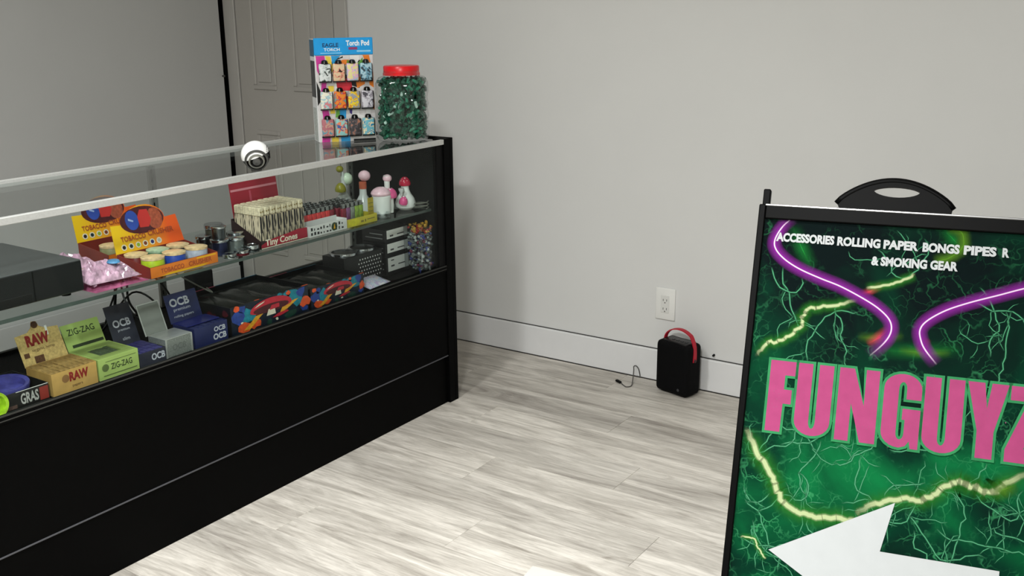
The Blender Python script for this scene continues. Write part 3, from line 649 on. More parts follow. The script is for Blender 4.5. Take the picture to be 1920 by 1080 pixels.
# f lighters in their trays
DTH = M('lighter_hood', '#8f918f', .25, .9, var=.1, scale=90); LBK = M('lighter_black', '#1b1b1b', .4)
def make_lighter(label, mat, loc):
    t = thing('lighter', label, 'lighter', loc, Q, 'lighters in the trays')
    bm = bmesh.new(); add_box(bm, (-.0095, -.0055, 0), (.0095, .0055, .056), .0035, None, 2)
    link('lighter_body', mesh_of(bm, True), mat, t)
    boxes('hood', [((-.0085, -.005, .0565), (-.0065, .005, .068)), ((-.0065, .0032, .0565), (.0035, .005, .070)), ((-.0065, -.005, .0565), (.0035, -.0032, .070))], DTH, t)
    lathe('spark_wheel', [(0, -.003), (.0045, -.003), (.0045, .003), (0, .003)], STEEL, t, 12, Matrix.Translation((-.001, 0, .0665)) @ Matrix.Rotation(PI / 2, 4, 'X'))
    box('thumb_lever', (.0038, -.0042, .0565), (.0092, .0042, .0625), LBK, t, .0008)
    return t
LCOL = {'red': M('lighter_red', '#c23a3a', .3, var=.25, scale=120), 'dark red': M('lighter_darkred', '#7a2432', .3, var=.3, scale=120), 'violet': M('lighter_violet', '#7a4a72', .3, var=.3, scale=120), 'green': M('lighter_green', '#7f9a3c', .3, var=.35, scale=120), 'black': LBK, 'blue': M('lighter_blue', '#5f7f9c', .3, var=.3, scale=100), 'lime': M('lighter_lime', '#8dc46a', .3, var=.3, scale=100), 'grey': M('lighter_grey', '#7c8278', .3, var=.3, scale=120)}
lp = {c: None for c in LCOL}
def put_lighter(col, label, loc):
    if lp[col] is None: lp[col] = make_lighter(label, LCOL[col], loc)
    else: dup(lp[col], loc, None, label)
t = item('lighter_tray', 'white lighter tray with black printed marks, front half empty', 'tray', 2.196, SZ, -2.226)
WT = M('tray_white', '#dcdcda', .4, var=.04)
tray(t, .166, .165, .034, WT, .002, True, .034); box('step_wall', (.002, .042, .002), (.164, .044, .040), WT, t)
rg = random.Random(5)
flat('black_marks', [rect(.006 + k * .0135, .006 + k * .0135 + rg.uniform(.004, .009), z0, z0 + rg.uniform(.004, .010)) for k in range(11) for z0 in (.005, .019)], M('mark_black', '#252525', .5), t)
flat('round_badge', [disc(.108, .017, .013, 16)], M('badge_dark', '#2e3d22', .5), t, -.0008); flat('badge_flame', [[(.104, .010), (.112, .010), (.109, .026)]], YEL, t, -.0011)
rows = ['front', 'second', 'third', 'fourth', 'rear']
for rr in range(5):
    for k in range(8):
        c = (['blue', 'red', 'red', 'red', 'red', 'red', 'red', 'dark red'] if rr == 0 else ['lime', 'black', 'red', 'red', 'black', 'red', 'dark red', 'violet'])[k]
        put_lighter(c, f'{c} lighter, {ORD[k]} from the cone packs in the {rows[rr]} row of the white tray', (-2.226 - .0525 - rr * .0235, 2.196 + .013 + k * .0200, SZ + .0025))
t = item('lighter_tray', 'yellow lighter tray with an upright yellow end card', 'tray', 2.366, SZ, -2.226)
YT = M('tray_yellow', '#c9bb3a', .4, var=.12, scale=40)
tray(t, .140, .165, .026, YT, .002, True, .026); box('end_card', (.112, .012, .0022), (.138, .0135, .078), M('card_mustard', '#a8962a', .5, var=.2, scale=60), t)
flat('oval_print', [[(.03 + .026 * math.cos(2 * PI * k / 16), .013 + .011 * math.sin(2 * PI * k / 16)) for k in range(16)]], M('oval_lemon', '#d6cf2e', .4, var=.15, scale=90), t)
flat('print_mark', [rect(.062, .075, .008, .014), rect(.080, .086, .007, .016), rect(.092, .128, .012, .015)], M('olive_ink', '#7d7430', .5), t)
boxes('card_lines', [((.114, .0115, .02 + .013 * k), (.136, .0119, .023 + .013 * k)) for k in range(4)], M('olive_ink'), t)
for rr in range(5):
    for k in range(5):
        c = ['dark red', 'violet', 'grey', 'green', 'green'][k]
        put_lighter(c, f'{c} lighter, {ORD[k]} from the white tray in the {rows[rr]} row of the yellow tray', (-2.226 - .0300 - rr * .0235, 2.366 + .0135 + k * .0200, SZ + .0025))
# g toadstool pipes
PW = M('pipe_white', '#e9ebe8', .22, var=.03, coat=.4); PRED = M('pipe_red', '#b51c3c', .25, var=.12, scale=60); PPK = M('pipe_pink', '#e05a92', .25, var=.15, scale=60); PPL = M('pipe_palepink', '#eec6d2', .25, var=.15, scale=60); PYL = M('pipe_mustard', '#8f8a2a', .3, var=.15, scale=60); PMINT = M('pipe_mint', '#d8ead2', .25, var=.06); SMK = M('pipe_glass', '#c4c8c6', .12, 0, var=.1, coat=.4); PBR = M('pipe_coral', '#c8674a', .3, var=.1)
def blob(bm, c, r, e=(1, 1, 1), sub=2): bmesh.ops.create_icosphere(bm, subdivisions=sub, radius=r, matrix=Matrix.Translation(c) @ Matrix.Diagonal((*e, 1)))
def blobs(name, lst, mat, parent):
    bm = bmesh.new()
    for a in lst: blob(bm, *a)
    return link(name, mesh_of(bm, True), mat, parent)
def dome(name, c, r, h, mat, parent, tilt=0, spots=None):
    xf = Matrix.Translation(c) @ Matrix.Rotation(tilt, 4, 'Y')
    o = lathe(name, [(r * .3, -.002), (r * .92, -.004), (r, .002), (r * .93, h * .35), (r * .72, h * .68), (r * .38, h * .93), (0, h)], mat, parent, 26, xf)
    if spots:
        rg = random.Random(int(r * 1e5)); lst = []
        for k in range(spots):
            a = rg.uniform(0, 2 * PI); f = rg.uniform(.2, .75); z = h * (1 - f * f) * .98
            lst.append((tuple(xf @ Vector((r * .98 * f * math.cos(a), r * .98 * f * math.sin(a), z))), .0038, (1, 1, .6), 1))
        blobs('spots', lst, PW, o)
    return o
t = thing('toadstool_pipe', 'white ceramic toadstool pipe with a spotted crimson cap', 'pipe', (-2.272, 2.708, SZ), 0, 'toadstool pipes')
lathe('body', [(0, 0), (.020, 0), (.033, .010), (.036, .024), (.031, .040), (.020, .056), (.0145, .070), (.0125, .090), (0, .092)], PW, t, 28)
dome('cap', (0, 0, .088), .0205, .026, PRED, t, 0, 8)
dome('side_bud', (.018, -.034, .030), .0155, .024, PPK, t, .3, 5); dome('side_bud', (-.006, .028, .042), .010, .018, PRED, t, -.2)
lathe('bowl_stem', [(.004, 0), (.006, .012), (.010, .020), (.010, .026)], SMK, t, 16, Matrix.Translation((.012, -.034, .054)))
t = thing('toadstool_pipe', 'pink and white toadstool pipe between the crimson-capped one and the clear one', 'pipe', (-2.285, 2.600, SZ), 0, 'toadstool pipes')
lathe('body', [(0, 0), (.028, 0), (.031, .015), (.031, .050), (.033, .062), (.026, .072), (0, .074)], PW, t, 26)
dome('cap', (.0, -.004, .070), .034, .024, PPL, t, 0, 10); dome('side_bud', (.014, .030, .060), .022, .026, PPK, t, .15, 6)
lathe('neck', [(.009, .0), (.010, .04), (.012, .05)], PW, t, 16, Matrix.Translation((.0, .030, .078))); blobs('mouth_bead', [((.0, .032, .118), .016, (1, 1, .85))], PPL, t)
lathe('side_stem', [(.010, 0), (.012, .03), (.011, .058)], PW, t, 16, Matrix.Translation((.012, .030, .002)))
t = thing('toadstool_pipe', 'clear glass pipe with a pink bead top and coral band', 'pipe', (-2.345, 2.575, SZ), 0, 'toadstool pipes')
lathe('body', [(0, 0), (.024, 0), (.028, .012), (.024, .045), (.013, .065), (.011, .105), (0, .106)], SMK, t, 24)
lathe('coral_band', [(.0118, .085), (.0128, .086), (.0128, .108), (.0118, .109)], PBR, t, 20); blobs('bead', [((0, .010, .128), .021, (1, 1, .9))], PPL, t)
t = thing('toadstool_pipe', 'mint and mustard toadstool pipe behind the yellow lighter tray', 'pipe', (-2.420, 2.560, SZ), 0, 'toadstool pipes')
lathe('body', [(0, 0), (.030, 0), (.033, .014), (.026, .046), (.014, .066), (.011, .090), (.005, .112), (.004, .138), (0, .139)], SMK, t, 24)
blobs('mint_cap', [((0, .018, .112), .021, (1, 1, 1.05))], PMINT, t); dome('mustard_cap', (.010, -.026, .080), .019, .026, PYL, t, .1); blobs('mustard_bead', [((-.008, -.006, .148), .013, (1, 1, .9))], PYL, t)
blobs('white_base', [((.018, -.020, .020), .017, (1, 1, 1)), ((.018, .022, .022), .019, (1, 1, 1))], PW, t)
t = thing('glass_dish', 'small clear glass ashtray on the shelf below the pink pipe', 'dish', (-2.250, 2.560, SZ), 0)
lathe('bowl', [(0, .0), (.026, .0), (.030, .014), (.028, .015), (.024, .004), (0, .004)], CLEAR, t, 26)
t = thing('coiled_cord', 'thin grey cord coiled on the shelf near the crimson-capped pipe', 'cord', (-2.222, 2.74, SZ), 0)
tube('cord', [(.004 + .022 * math.cos(a * .9) - .01, .03 * math.sin(a * .9), .003 + .0016 * a) for a in range(0, 16)], .0022, M('cord_grey', '#77786f', .5), t, 6, 3)

# h tangled black cables behind the slate carton
CB = M('cable_black', '#101010', .5)
for k, (lab, P) in enumerate((('black cable looping highest behind the slate carton', [(-2.58, 1.70, .513), (-2.54, 1.71, .60), (-2.50, 1.74, .69), (-2.46, 1.80, .66), (-2.47, 1.86, .58), (-2.52, 1.90, .513)]),
    ('black cable crossing low behind the slate carton', [(-2.56, 1.68, .513), (-2.50, 1.75, .62), (-2.44, 1.79, .58), (-2.41, 1.76, .55), (-2.43, 1.70, .575), (-2.50, 1.72, .66), (-2.55, 1.86, .69)]),
    ('thick black cable hanging straight behind the pale green carton', [(-2.56, 1.73, .715), (-2.555, 1.735, .65), (-2.56, 1.73, .58), (-2.57, 1.72, .513)]),
    ('thin black cable hanging beside the thick straight one', [(-2.54, 1.755, .715), (-2.535, 1.76, .65), (-2.54, 1.765, .58), (-2.52, 1.80, .513)]),
    ('grey cable sagging from the shelf to the indigo carton', [(-2.40, 1.80, .700), (-2.38, 1.84, .66), (-2.34, 1.90, .61), (-2.42, 1.95, .60)]))):
    o = tube('power_cable', P, (.003, .003, .0045, .0035, .0022)[k], CB if k < 4 else M('cord_grey'), None, 7, 7); tag(o, lab, 'cable', 'cables in the case')
t = item('black_adapter', 'black power adapter block behind the indigo carton', 'adapter', 1.945, DZ, -2.47)
box('adapter_body', (0, 0, 0), (.075, .05, .13), BLK2, t, .004); box('adapter_label', (.01, -.0006, .03), (.065, -.0001, .09), M('adapter_grey', '#1d1d1f', .4), t)

# ------------------------------------------------------------------ on top of the case
TZ = .9640
t = thing('ball_speaker', 'small white and black ball-shaped device on the glass top', 'speaker', (-2.221, 2.000, TZ), math.radians(46))
c = Vector((0, 0, .0418)); R = .0405
def sph(r, a0, a1, n=12): return [(max(r * math.sin(a0 + (a1 - a0) * k / n), 0.00001), -r * math.cos(a0 + (a1 - a0) * k / n)) for k in range(n + 1)]
WG = M('white_gloss', '#f4f4f2', .25, var=.01); BG = M('black_gloss', '#0b0b0b', .18, var=.1); DG = M('dark_grey_plastic', '#4a4a48', .3, var=.1)
face = Matrix.Translation(c) @ Matrix.Rotation(math.radians(78), 4, 'X')       # +z of the lathe faces local -y, slightly down
face = Matrix.Translation(c) @ Vector((.08, -1, -.42)).normalized().to_track_quat('Z', 'Y').to_matrix().to_4x4()
topm = Matrix.Translation(c) @ Vector((-.30, -.10, .9)).normalized().to_track_quat('Z', 'Y').to_matrix().to_4x4()
lathe('lower_shell', sph(R * .985, 0, PI), BG, t, 32, Matrix.Translation(c))
lathe('white_shell', sph(R, PI * .5, PI), WG, t, 36, topm)
bm = bmesh.new()
for k in range(26):
    a, bb = divmod(k, 6); d = (Matrix.Rotation(.25 * bb - .6, 3, 'X') @ Matrix.Rotation(.22 * a, 3, 'Y') @ Vector((.80, -.25, .55))).normalized()
    blob(bm, tuple(c + d * R * .996), .0017, (1, 1, 1), 1)
link('vent_holes', mesh_of(bm), BG, t, 'stuff')
lathe('ring', [(R * .70, R * .66), (R * .80, R * .66), (R * .78, R * .76), (R * .68, R * .80), (R * .70, R * .66)], DG, t, 36, face)
lathe('ring', [(R * .44, R * .80), (R * .56, R * .80), (R * .54, R * .92), (R * .44, R * .94), (R * .44, R * .80)], M('ring_grey', '#77776f', .3, var=.1), t, 32, face)
lathe('lens', [(0, R * .90), (R * .28, R * .90), (R * .26, R * .99), (0, R * 1.02)], DG, t, 26, face)
lathe('foot', [(.016, 0), (.014, .005), (0, .005)], BG, t, 18)

# torch lighter display card
fl_, fr_ = Vector((-2.495, 2.533)), Vector((-2.383, 2.697))
d = fr_ - fl_; WD = d.length; rz = math.atan2(d.y, d.x)
t = thing('lighter_display', 'tall colourful torch lighter display box with a blue header', 'display box', (fl_.x, fl_.y, TZ), rz)
HT = .341; DPT = .075
TB = M('display_side_print', '#3a3a3c', .4, var=.7, scale=30)
box('carton_body', (0, 0, 0), (WD, DPT, HT), M('carton_print_white', '#dedede', .4, var=.05), t, .001)
boxes('side_print', [((-.0008, .004, .15), (-.0001, DPT - .004, .27))], TB, t); boxes('side_print', [((-.0008, .004, .285), (-.0001, DPT - .004, HT - .002))], M('side_blue', '#1f5a78', .4, var=.3), t); boxes('side_print', [((-.0008, .008, .005), (-.0001, DPT - .012, .115))], M('side_pale', '#b8bdb8', .4, var=.25, scale=140), t)
def P(*a): return [(WD * x, HT * z) for x, z in a]
INK = lambda n, c: M('torch_' + n, c, .35, var=.08, scale=60)
MAG, TYE, TBL, TGR, TOR, TPU, TBK, TRE, TLB = INK('magenta', '#cf3a9a'), INK('yellow', '#f0d24a'), INK('blue', '#2a9ad6'), INK('green', '#6aa84a'), INK('orange', '#ea8228'), INK('purple', '#4b3a86'), INK('black', '#161616'), INK('red', '#cf2c3c'), INK('lightblue', '#8fd0ea')
flat('print_ground', [P((0.01, 0), (.99, 0), (.99, .84), (0.01, .84))], INK('ground', '#d8d4d2'), t, -.0003)
flat('print_magenta', [P((0.02, .84), (.17, .84), (.19, .62), (.15, .45), (.22, .2), (.19, .0), (.05, .0), (.09, .25), (.06, .42), (.10, .6), (.03, .7))], MAG, t, -.0006)
flat('print_black', [P((.01, .60), (.06, .52), (.10, .45), (.06, .40), (.01, .36)), P((.28, .66), (.48, .66), (.78, .62), (.74, .52), (.48, .58), (.34, .54)), P((.30, .82), (.26, .70), (.30, .70), (.36, .80), (.48, .835), (.48, .82)), P((.68, .81), (.84, .70), (.87, .70), (.72, .835)), P((.60, .0), (.6, .02), (.99, .02), (.99, 0))], TBK, t, -.0009)
flat('print_yellow', [P((.18, .84), (.27, .83), (.30, .70), (.26, .66), (.22, .74)), P((.20, .55), (.30, .55), (.30, .50), (.22, .49)), P((.22, .33), (.30, .33), (.30, .28), (.22, .28)), P((.22, .05), (.34, .05), (.34, .0), (.22, .0))], TYE, t, -.0012)
flat('print_orange', [P((.31, .72), (.38, .78), (.48, .80), (.58, .80), (.58, .76), (.42, .74), (.34, .68)), P((.82, .84), (.93, .84), (.99, .66), (.99, .52), (.92, .55), (.90, .72)), P((.68, .62), (.84, .64), (.84, .56), (.70, .52)), P((.36, .52), (.46, .54), (.48, .34), (.38, .34)), P((.92, .42), (.99, .40), (.99, .3), (.93, .33))], TOR, t, -.0012)
flat('print_green', [P((.55, .80), (.70, .74), (.82, .82), (.80, .70), (.60, .64), (.52, .70)), P((.34, .40), (.42, .42), (.38, .24), (.30, .24))], TGR, t, -.0012)
flat('print_blue', [P((.28, .84), (.44, .84), (.36, .80), (.30, .74)), P((.38, .32), (.50, .34), (.48, .22), (.38, .20)), P((.38, .06), (.54, .06), (.54, .0), (.38, .0)), P((.70, .76), (.84, .72), (.84, .66), (.72, .66))], TBL, t, -.0015)
flat('print_red', [P((.30, .64), (.40, .62), (.60, .62), (.62, .5), (.40, .5), (.34, .44)), P((.50, .44), (.66, .48), (.66, .36), (.52, .34))], TRE, t, -.0015)
flat('print_white', [P((.30, .66), (.33, .66), (.36, .50), (.33, .46)), P((.62, .40), (.70, .40), (.72, .26), (.84, .24), (.84, .40), (.90, .44), (.92, .28), (.88, .06), (.56, .06), (.52, .14), (.58, .22)), P((.60, .84), (.76, .84), (.76, .80), (.68, .74), (.60, .76))], WHITE, t, -.0018)
flat('print_purple', [P((.54, .42), (.60, .40), (.60, .26), (.55, .28))], TPU, t, -.0015)
box('header_band', (-.0005, -.004, HT * .845), (WD + .0005, .004, HT + .0035), M('header_blue', '#1a9be0', .35, var=.06), t, .002)
HW = M('header_white', '#e8f2f8', .4); text('lettering', 'EAGLE', M('header_navy', '#173a66', .4), t, WD * .14, HT * .925, .013, WD * .27, y=-.0046, bold=.02); text('lettering', 'TORCH', HW, t, WD * .16, HT * .885, .010, WD * .27, y=-.0046, bold=.02)
text('lettering', 'Torch Pod', HW, t, WD * .54, HT * .935, .017, WD * .40, y=-.0046, bold=.04); flat('red_mark', [P((.58, .895), (.73, .895), (.73, .92), (.58, .92))], M('mark_red', '#8c3a6a', .4), t, -.0046); flat('white_lines', [P((.72, .872), (.96, .872), (.96, .888), (.72, .888)), P((.10, .862), (.46, .862), (.46, .870), (.10, .870))], M('header_pale', '#8ed0f2', .4), t, -.0046)
def pat(seed, a, b_, c_):
    m = bpy.data.materials.new('lighter_wrap'); m.use_nodes = True; nt = m.node_tree; bs = nt.nodes['Principled BSDF']; bs.inputs['Roughness'].default_value = .3
    tc = nt.nodes.new('ShaderNodeTexCoord'); mp = nt.nodes.new('ShaderNodeMapping'); mp.inputs['Location'].default_value = (seed * 3.1, seed, seed * 1.7); n = nt.nodes.new('ShaderNodeTexNoise'); n.inputs['Scale'].default_value = 75; n.inputs['Detail'].default_value = 1.5; n.inputs['Distortion'].default_value = .8
    r = nt.nodes.new('ShaderNodeValToRGB'); r.color_ramp.interpolation = 'CONSTANT'; r.color_ramp.elements[0].color = (*lin(a), 1); r.color_ramp.elements[1].position = .50; r.color_ramp.elements[1].color = (*lin(b_), 1); e = r.color_ramp.elements.new(.60); e.color = (*lin(c_), 1)
    nt.links.new(tc.outputs['Object'], mp.inputs[0]); nt.links.new(mp.outputs[0], n.inputs[0]); nt.links.new(n.outputs[0], r.inputs[0]); nt.links.new(r.outputs[0], bs.inputs[0]); return m
TL = [[('white', 'grey ring', '#dfe3e2', '#c4ccca', '#3a3f3c'), ('cream', 'coral', '#dfc6a0', '#e39a80', '#2a1c18'), ('pale yellow', 'pink', '#e6dd9a', '#e3b4cc', '#9fc4d4'), ('pale blue', 'slate', '#a9cbd6', '#6f9fb4', '#2f3f4a')],
      [('white', 'pastel', '#ece8d4', '#a9cbd0', '#d8888c'), ('orange', 'red', '#ea8a2e', '#cf3a38', '#5fa39a'), ('grey', 'yellow', '#9a9aa0', '#efd234', '#d98a2c'), ('silver', 'mauve', '#d6d4da', '#a8a2ac', '#4a4850')],
      [('dusty pink', 'steel blue', '#b06a72', '#c49a84', '#5f93a8'), ('teal', 'coral', '#8fc4c0', '#e2815c', '#35609a'), ('charcoal', 'copper', '#3c383a', '#5c5458', '#a87058'), ('aqua', 'cream', '#6fb4c4', '#e6d6b0', '#2a86b0')]]
RN = ['top', 'middle', 'bottom']
for i in range(3):
    for k in range(4):
        a = TL[i][k]; xl = WD * (.15 + .235 * k); zl = HT * (.597 - .268 * i)
        o = thing('torch_lighter', f'{a[0]} torch lighter with {a[1]} pattern hanging in the {RN[i]} row of the display', 'lighter', (0, 0, 0), rz, 'torch lighters on the display')
        w2 = Matrix.Rotation(rz, 4, 'Z') @ Vector((xl, -.0055, zl)); o.location = (fl_.x + w2.x, fl_.y + w2.y, TZ + zl)
        bm = bmesh.new(); add_box(bm, (-.0198, -.014, 0), (.0198, 0, .058), .004, None, 2); link('lighter_body', mesh_of(bm, True), pat(i * 4 + k + 1, *a[2:]), o)
        boxes('frame', [((-.0212, -.010, -.004), (.0212, -.002, .0)), ((.0199, -.009, .0), (.0220, -.002, .056))], BG, o)
        lathe('cap', [(0, .0582), (.012, .0582), (.010, .067), (.006, .070), (0, .070)], BG, o, 16, Matrix.Translation((0, -.007, 0)))

# large clear jar with a red lid
t = thing('plastic_jar', 'large clear plastic jar of green glass pieces with a red screw lid', 'jar', (-2.281, 2.722, TZ + .0035), math.radians(33)); t.scale = (1.03, 1.03, 1.085)
JH = .222
lathe('jar_wall', [(.070, .0), (.080, .004), (.084, .014), (.085, .050), (.081, .062), (.085, .075), (.081, .098), (.085, .112), (.081, .130), (.085, .150), (.084, .178), (.074, .194), (.058, .200), (.057, .214), (.055, .214)], CLEAR, t, 44, sq=3.2)
lathe('lid', [(0, .2005), (.0605, .2005), (.0605, .207), (.0585, .2085), (.0585, .226), (.056, .229), (0, .230)], M('lid_red', '#d6141c', .3, var=.06), t, 40)
GG = M('green_glass', '#084a36', .14, var=.45, scale=45, coat=.5); GG2 = M('green_glass_light', '#2f7f62', .1, var=.3, scale=60, coat=.6); GG3 = M('green_glass_pale', '#bfe0d2', .1, var=.2, coat=.6)
bm = bmesh.new(); rg = random.Random(11)
for i in range(1500):
    while True:
        x, y = rg.uniform(-.078, .078), rg.uniform(-.078, .078)
        if (abs(x) ** 3.2 + abs(y) ** 3.2) ** (1 / 3.2) < .0715: break
    z = rg.uniform(.014, .188); q = Matrix.Translation((x, y, z)) @ Matrix.Rotation(rg.uniform(0, 3), 4, 'Z') @ Matrix.Rotation(rg.uniform(.4, 2.7), 4, 'X')
    lathe_bm(bm, [(0.003, -.0105), (.005, -.0095), (.005, .0095), (.003, .0105)], 7, q)
    mi = 0 if rg.random() < .78 else (1 if rg.random() < .8 else 2)
    bm.faces.ensure_lookup_table()
    for f in bm.faces[-23:]: f.material_index = mi
link('green_pieces', mesh_of(bm), [GG, GG2, GG3], t, 'stuff')

# ------------------------------------------------------------------ wall fittings
t = thing('wall_outlet', 'white duplex power outlet on the wall above the red-handled speaker', 'outlet', (-1.616, YW, .3095), 0)
box('cover_plate', (-.0405, -.0065, -.062), (.0405, 0, .062), M('plate_white', '#ebebe7', .35, var=.01), t, .003, 2)
box('socket_face', (-.0170, -.0085, -.034), (.0170, -.0062, .034), M('socket_white', '#dededa', .35, var=.01), t, .001)
SLT = M('slot_dark', '#55534e', .7)
boxes('slots', [((a, -.0092, b), (a + .0022, -.0084, b + .008)) for b in (.012, -.022) for a in (-.008, .006)] + [((-.0022, -.0092, b), (.0022, -.0084, b + .004)) for b in (.004, -.030)], SLT, t)
t = thing('cable_stub', 'tiny black cable stub poking out just above the baseboard', 'cable stub', (-1.984 * 1.0, YW, .140)); t.location = (-1.412, YW, .1415)
lathe('stub', [(0, 0), (.0045, 0), (.0040, .010), (0, .012)], BLK2, t, 14, Matrix.Rotation(PI / 2, 4, 'X'))
t = thing('wall_pin', 'small dark pin at the edge of the wall by the door', 'pin', (XL, YW - .052, 1.095))
lathe('pin_head', [(0, 0), (.004, 0), (.006, .012), (0, .014)], M('pin_grey', '#4a4846', .5), t, 12, Matrix.Rotation(PI / 2, 4, 'Y'))

# ------------------------------------------------------------------ portable speaker
t = SPK = thing('portable_speaker', 'small black portable speaker with a red carrying strap by the wall', 'speaker', (-1.517, 3.350, 0), math.radians(-14))
bm = bmesh.new(); add_box(bm, (-.082, -.050, .004), (.082, .050, .212), .024, None, 4)
link('speaker_body', mesh_of(bm, True), M('speaker_fabric', '#040405', .8, var=.4, scale=400, bump=.3, spec=.15), t)
bm = bmesh.new(); add_box(bm, (-.062, -.034, .2085), (.062, .034, .2145), .006, None, 2); link('control_panel', mesh_of(bm, True), M('panel_black', '#161617', .4), t)
boxes('control_buttons', [((-.03 + k * .022, -.012, .2146), (-.018 + k * .022, .0, .2165)) for k in range(4)], M('button_grey', '#2e2e30', .5), t, .001)
REDS = M('strap_red', '#b3122b', .45, var=.1)
bm = bmesh.new(); pts = [(-.072, 0, .196)] + [(-.075 * math.cos(a) + .005, 0, .206 + .054 * math.sin(a)) for a in [PI * k / 14 for k in range(1, 12)]] + [(.079, .0, .205), (.0835, -.002, .165), (.084, -.004, .145)]
pr = [Vector(p) for p in smooth_pts([Vector(p) for p in pts], 3)]; L_ = []
for i, p in enumerate(pr):
    tg = (pr[min(i + 1, len(pr) - 1)] - pr[max(i - 1, 0)]).normalized(); nn = Vector((0, 1, 0)).cross(tg).normalized()
    L_.append([bm.verts.new(p + Vector((0, s * .010, 0)) + nn * q * .002) for s, q in ((-1, -1), (1, -1), (1, 1), (-1, 1))])
for a, b_ in zip(L_, L_[1:]):
    for k in range(4): bm.faces.new((a[k], a[(k + 1) % 4], b_[(k + 1) % 4], b_[k]))
bm.faces.new(L_[0][::-1]); bm.faces.new(L_[-1]); bmesh.ops.recalc_face_normals(bm, faces=bm.faces[:])
link('carrying_strap', mesh_of(bm), REDS, t, label='red carrying strap')
lathe('strap_button', [(0, 0), (.007, 0), (.006, .003), (0, .004)], M('button_dark', '#3a1015', .4), t, 14, Matrix.Translation((.0858, -.004, .150)) @ Matrix.Rotation(PI / 2, 4, 'Y'))
flat('badge', [disc(.04, .03, .006, 12)], M('badge_grey', '#3a3a3c', .4), t, -.0504)
for sx in (-.05, .05): box('rubber_foot', (sx - .012, -.03, 0), (sx + .012, .03, .0045), BLK2, t)
for sy in (): pass
SPK.scale = (.92, .88, .955)
# charging cable on the floor
t = thing('charging_cable', 'thin black charging cable with a small plug on the floor near the speaker', 'cable', (-1.70, 3.33, 0))
ofs = Vector((1.70, -3.33, 0))
tube('cord', [Vector(p) + ofs for p in ((-1.735, 3.311, .0045), (-1.715, 3.297, .0022), (-1.700, 3.291, .002), (-1.690, 3.310, .003), (-1.705, 3.350, .012), (-1.722, 3.390, .034), (-1.728, 3.402, .046), (-1.720, 3.408, .047), (-1.712, 3.412, .034), (-1.706, 3.414, .006))], .0020, M('cord_dark', '#4a4845', .5), t, 7, 6)
bm = bmesh.new(); add_box(bm, (-.018, -.006, 0.001), (.012, .006, .009), .002, Matrix.Translation((-1.748 + 1.70, 3.3185 - 3.33, 0)) @ Matrix.Rotation(math.radians(-28), 4, 'Z')); link('plug', mesh_of(bm), BLK2, t)
# pale paper corner at the front of the floor
o = box('paper_sheet', (0, 0, 0), (.21, .10, .0008), M('paper_white', '#d6d0c6', .7, var=.02)); o.location = (-1.283, 1.905, .0005); o.rotation_euler = (0, 0, math.radians(8)); tag(o, 'pale sheet of paper lying on the floor planks', 'paper')

# ------------------------------------------------------------------ sandwich board sign
psi, tau = math.radians(13.0), math.radians(21.0)
U = Vector((math.cos(psi), math.sin(psi), 0)); Nn = Vector((math.sin(psi), -math.cos(psi), 0)); V = math.sin(tau) * Nn - math.cos(tau) * Vector((0, 0, 1))
P0 = Vector((-.77149, 2.09467, .99061)); LEN = P0.z / math.cos(tau)
sg = bpy.data.objects.new('sandwich_board', None); COL.objects.link(sg); org = P0 + V * LEN
zax = -V; yax = zax.cross(U)
sg.matrix_world = Matrix(((U.x, yax.x, zax.x, org.x), (U.y, yax.y, zax.y, org.y), (U.z, yax.z, zax.z, org.z), (0, 0, 0, 1)))
tag(sg, 'black A-frame sandwich board with a green lightning poster reading FUNGUYZ', 'sign')
SW = .600; FRM = .017
def zz(v): return LEN - v
SGB = M('sign_black', '#030303', .45, var=.2, spec=.08)
boxes('front_frame', [((-.001, -.012, .0), (FRM - .004, .012, LEN)), ((SW - FRM + .004, -.012, 0), (SW + .001, .012, LEN)), ((FRM - .004, -.012, LEN - .030), (SW - FRM + .004, .012, LEN)), ((FRM - .004, -.012, .06), (SW - FRM + .004, .012, .085))], SGB, sg, .002)
box('top_highlight', (.012, -.014, LEN - .003), (SW - .012, -.009, LEN + .0008), M('sign_highlight', '#8f8f8f', .25, .6, var=.05), sg, .001)  # bright bar stands in for the highlight along the top of the frame
boxes('hinge_post', [((.004, -.002, LEN - .01), (.019, .018, LEN + .035)), ((SW - .019, -.002, LEN - .01), (SW - .004, .018, LEN + .035))], SGB, sg, .002)
# rear leaf
RX = Matrix.Translation((0, .028, LEN - .005)) @ Matrix.Rotation(2 * tau, 4, 'X') @ Matrix.Translation((0, 0, -(LEN - .005)))
bm = bmesh.new()
for lo, hi in (((.004, -.010, .006), (.022, .010, LEN)), ((SW - .022, -.010, .006), (SW - .004, .010, LEN)), ((.022, -.01, LEN - .03), (SW - .022, .01, LEN)), ((.022, -.01, .06), (SW - .022, .01, .085)), ((.02, -.004, .08), (SW - .02, .004, LEN - .02))): add_box(bm, lo, hi, .0015, RX)
link('rear_leaf', mesh_of(bm), SGB, sg)
# carrying handle: arc with an eye-shaped opening
up_l = Matrix.Rotation(tau, 3, 'X')      # local -> upright
bm = bmesh.new(); hc = .267; outer = []; inner = []
n = 26
for k in range(n + 1):
    s = k / n; x = .155 + (.38 - .155) * s; outer.append((x, .018 + .053 * math.sin(PI * s) ** .75))
for k in range(n + 1):
    a = 2 * PI * k / n
    inner.append((.2705 + .0445 * math.cos(a), .045 + (.0125 if math.sin(a) < 0 else .0095) * math.sin(a) * abs(math.sin(a)) ** .2))
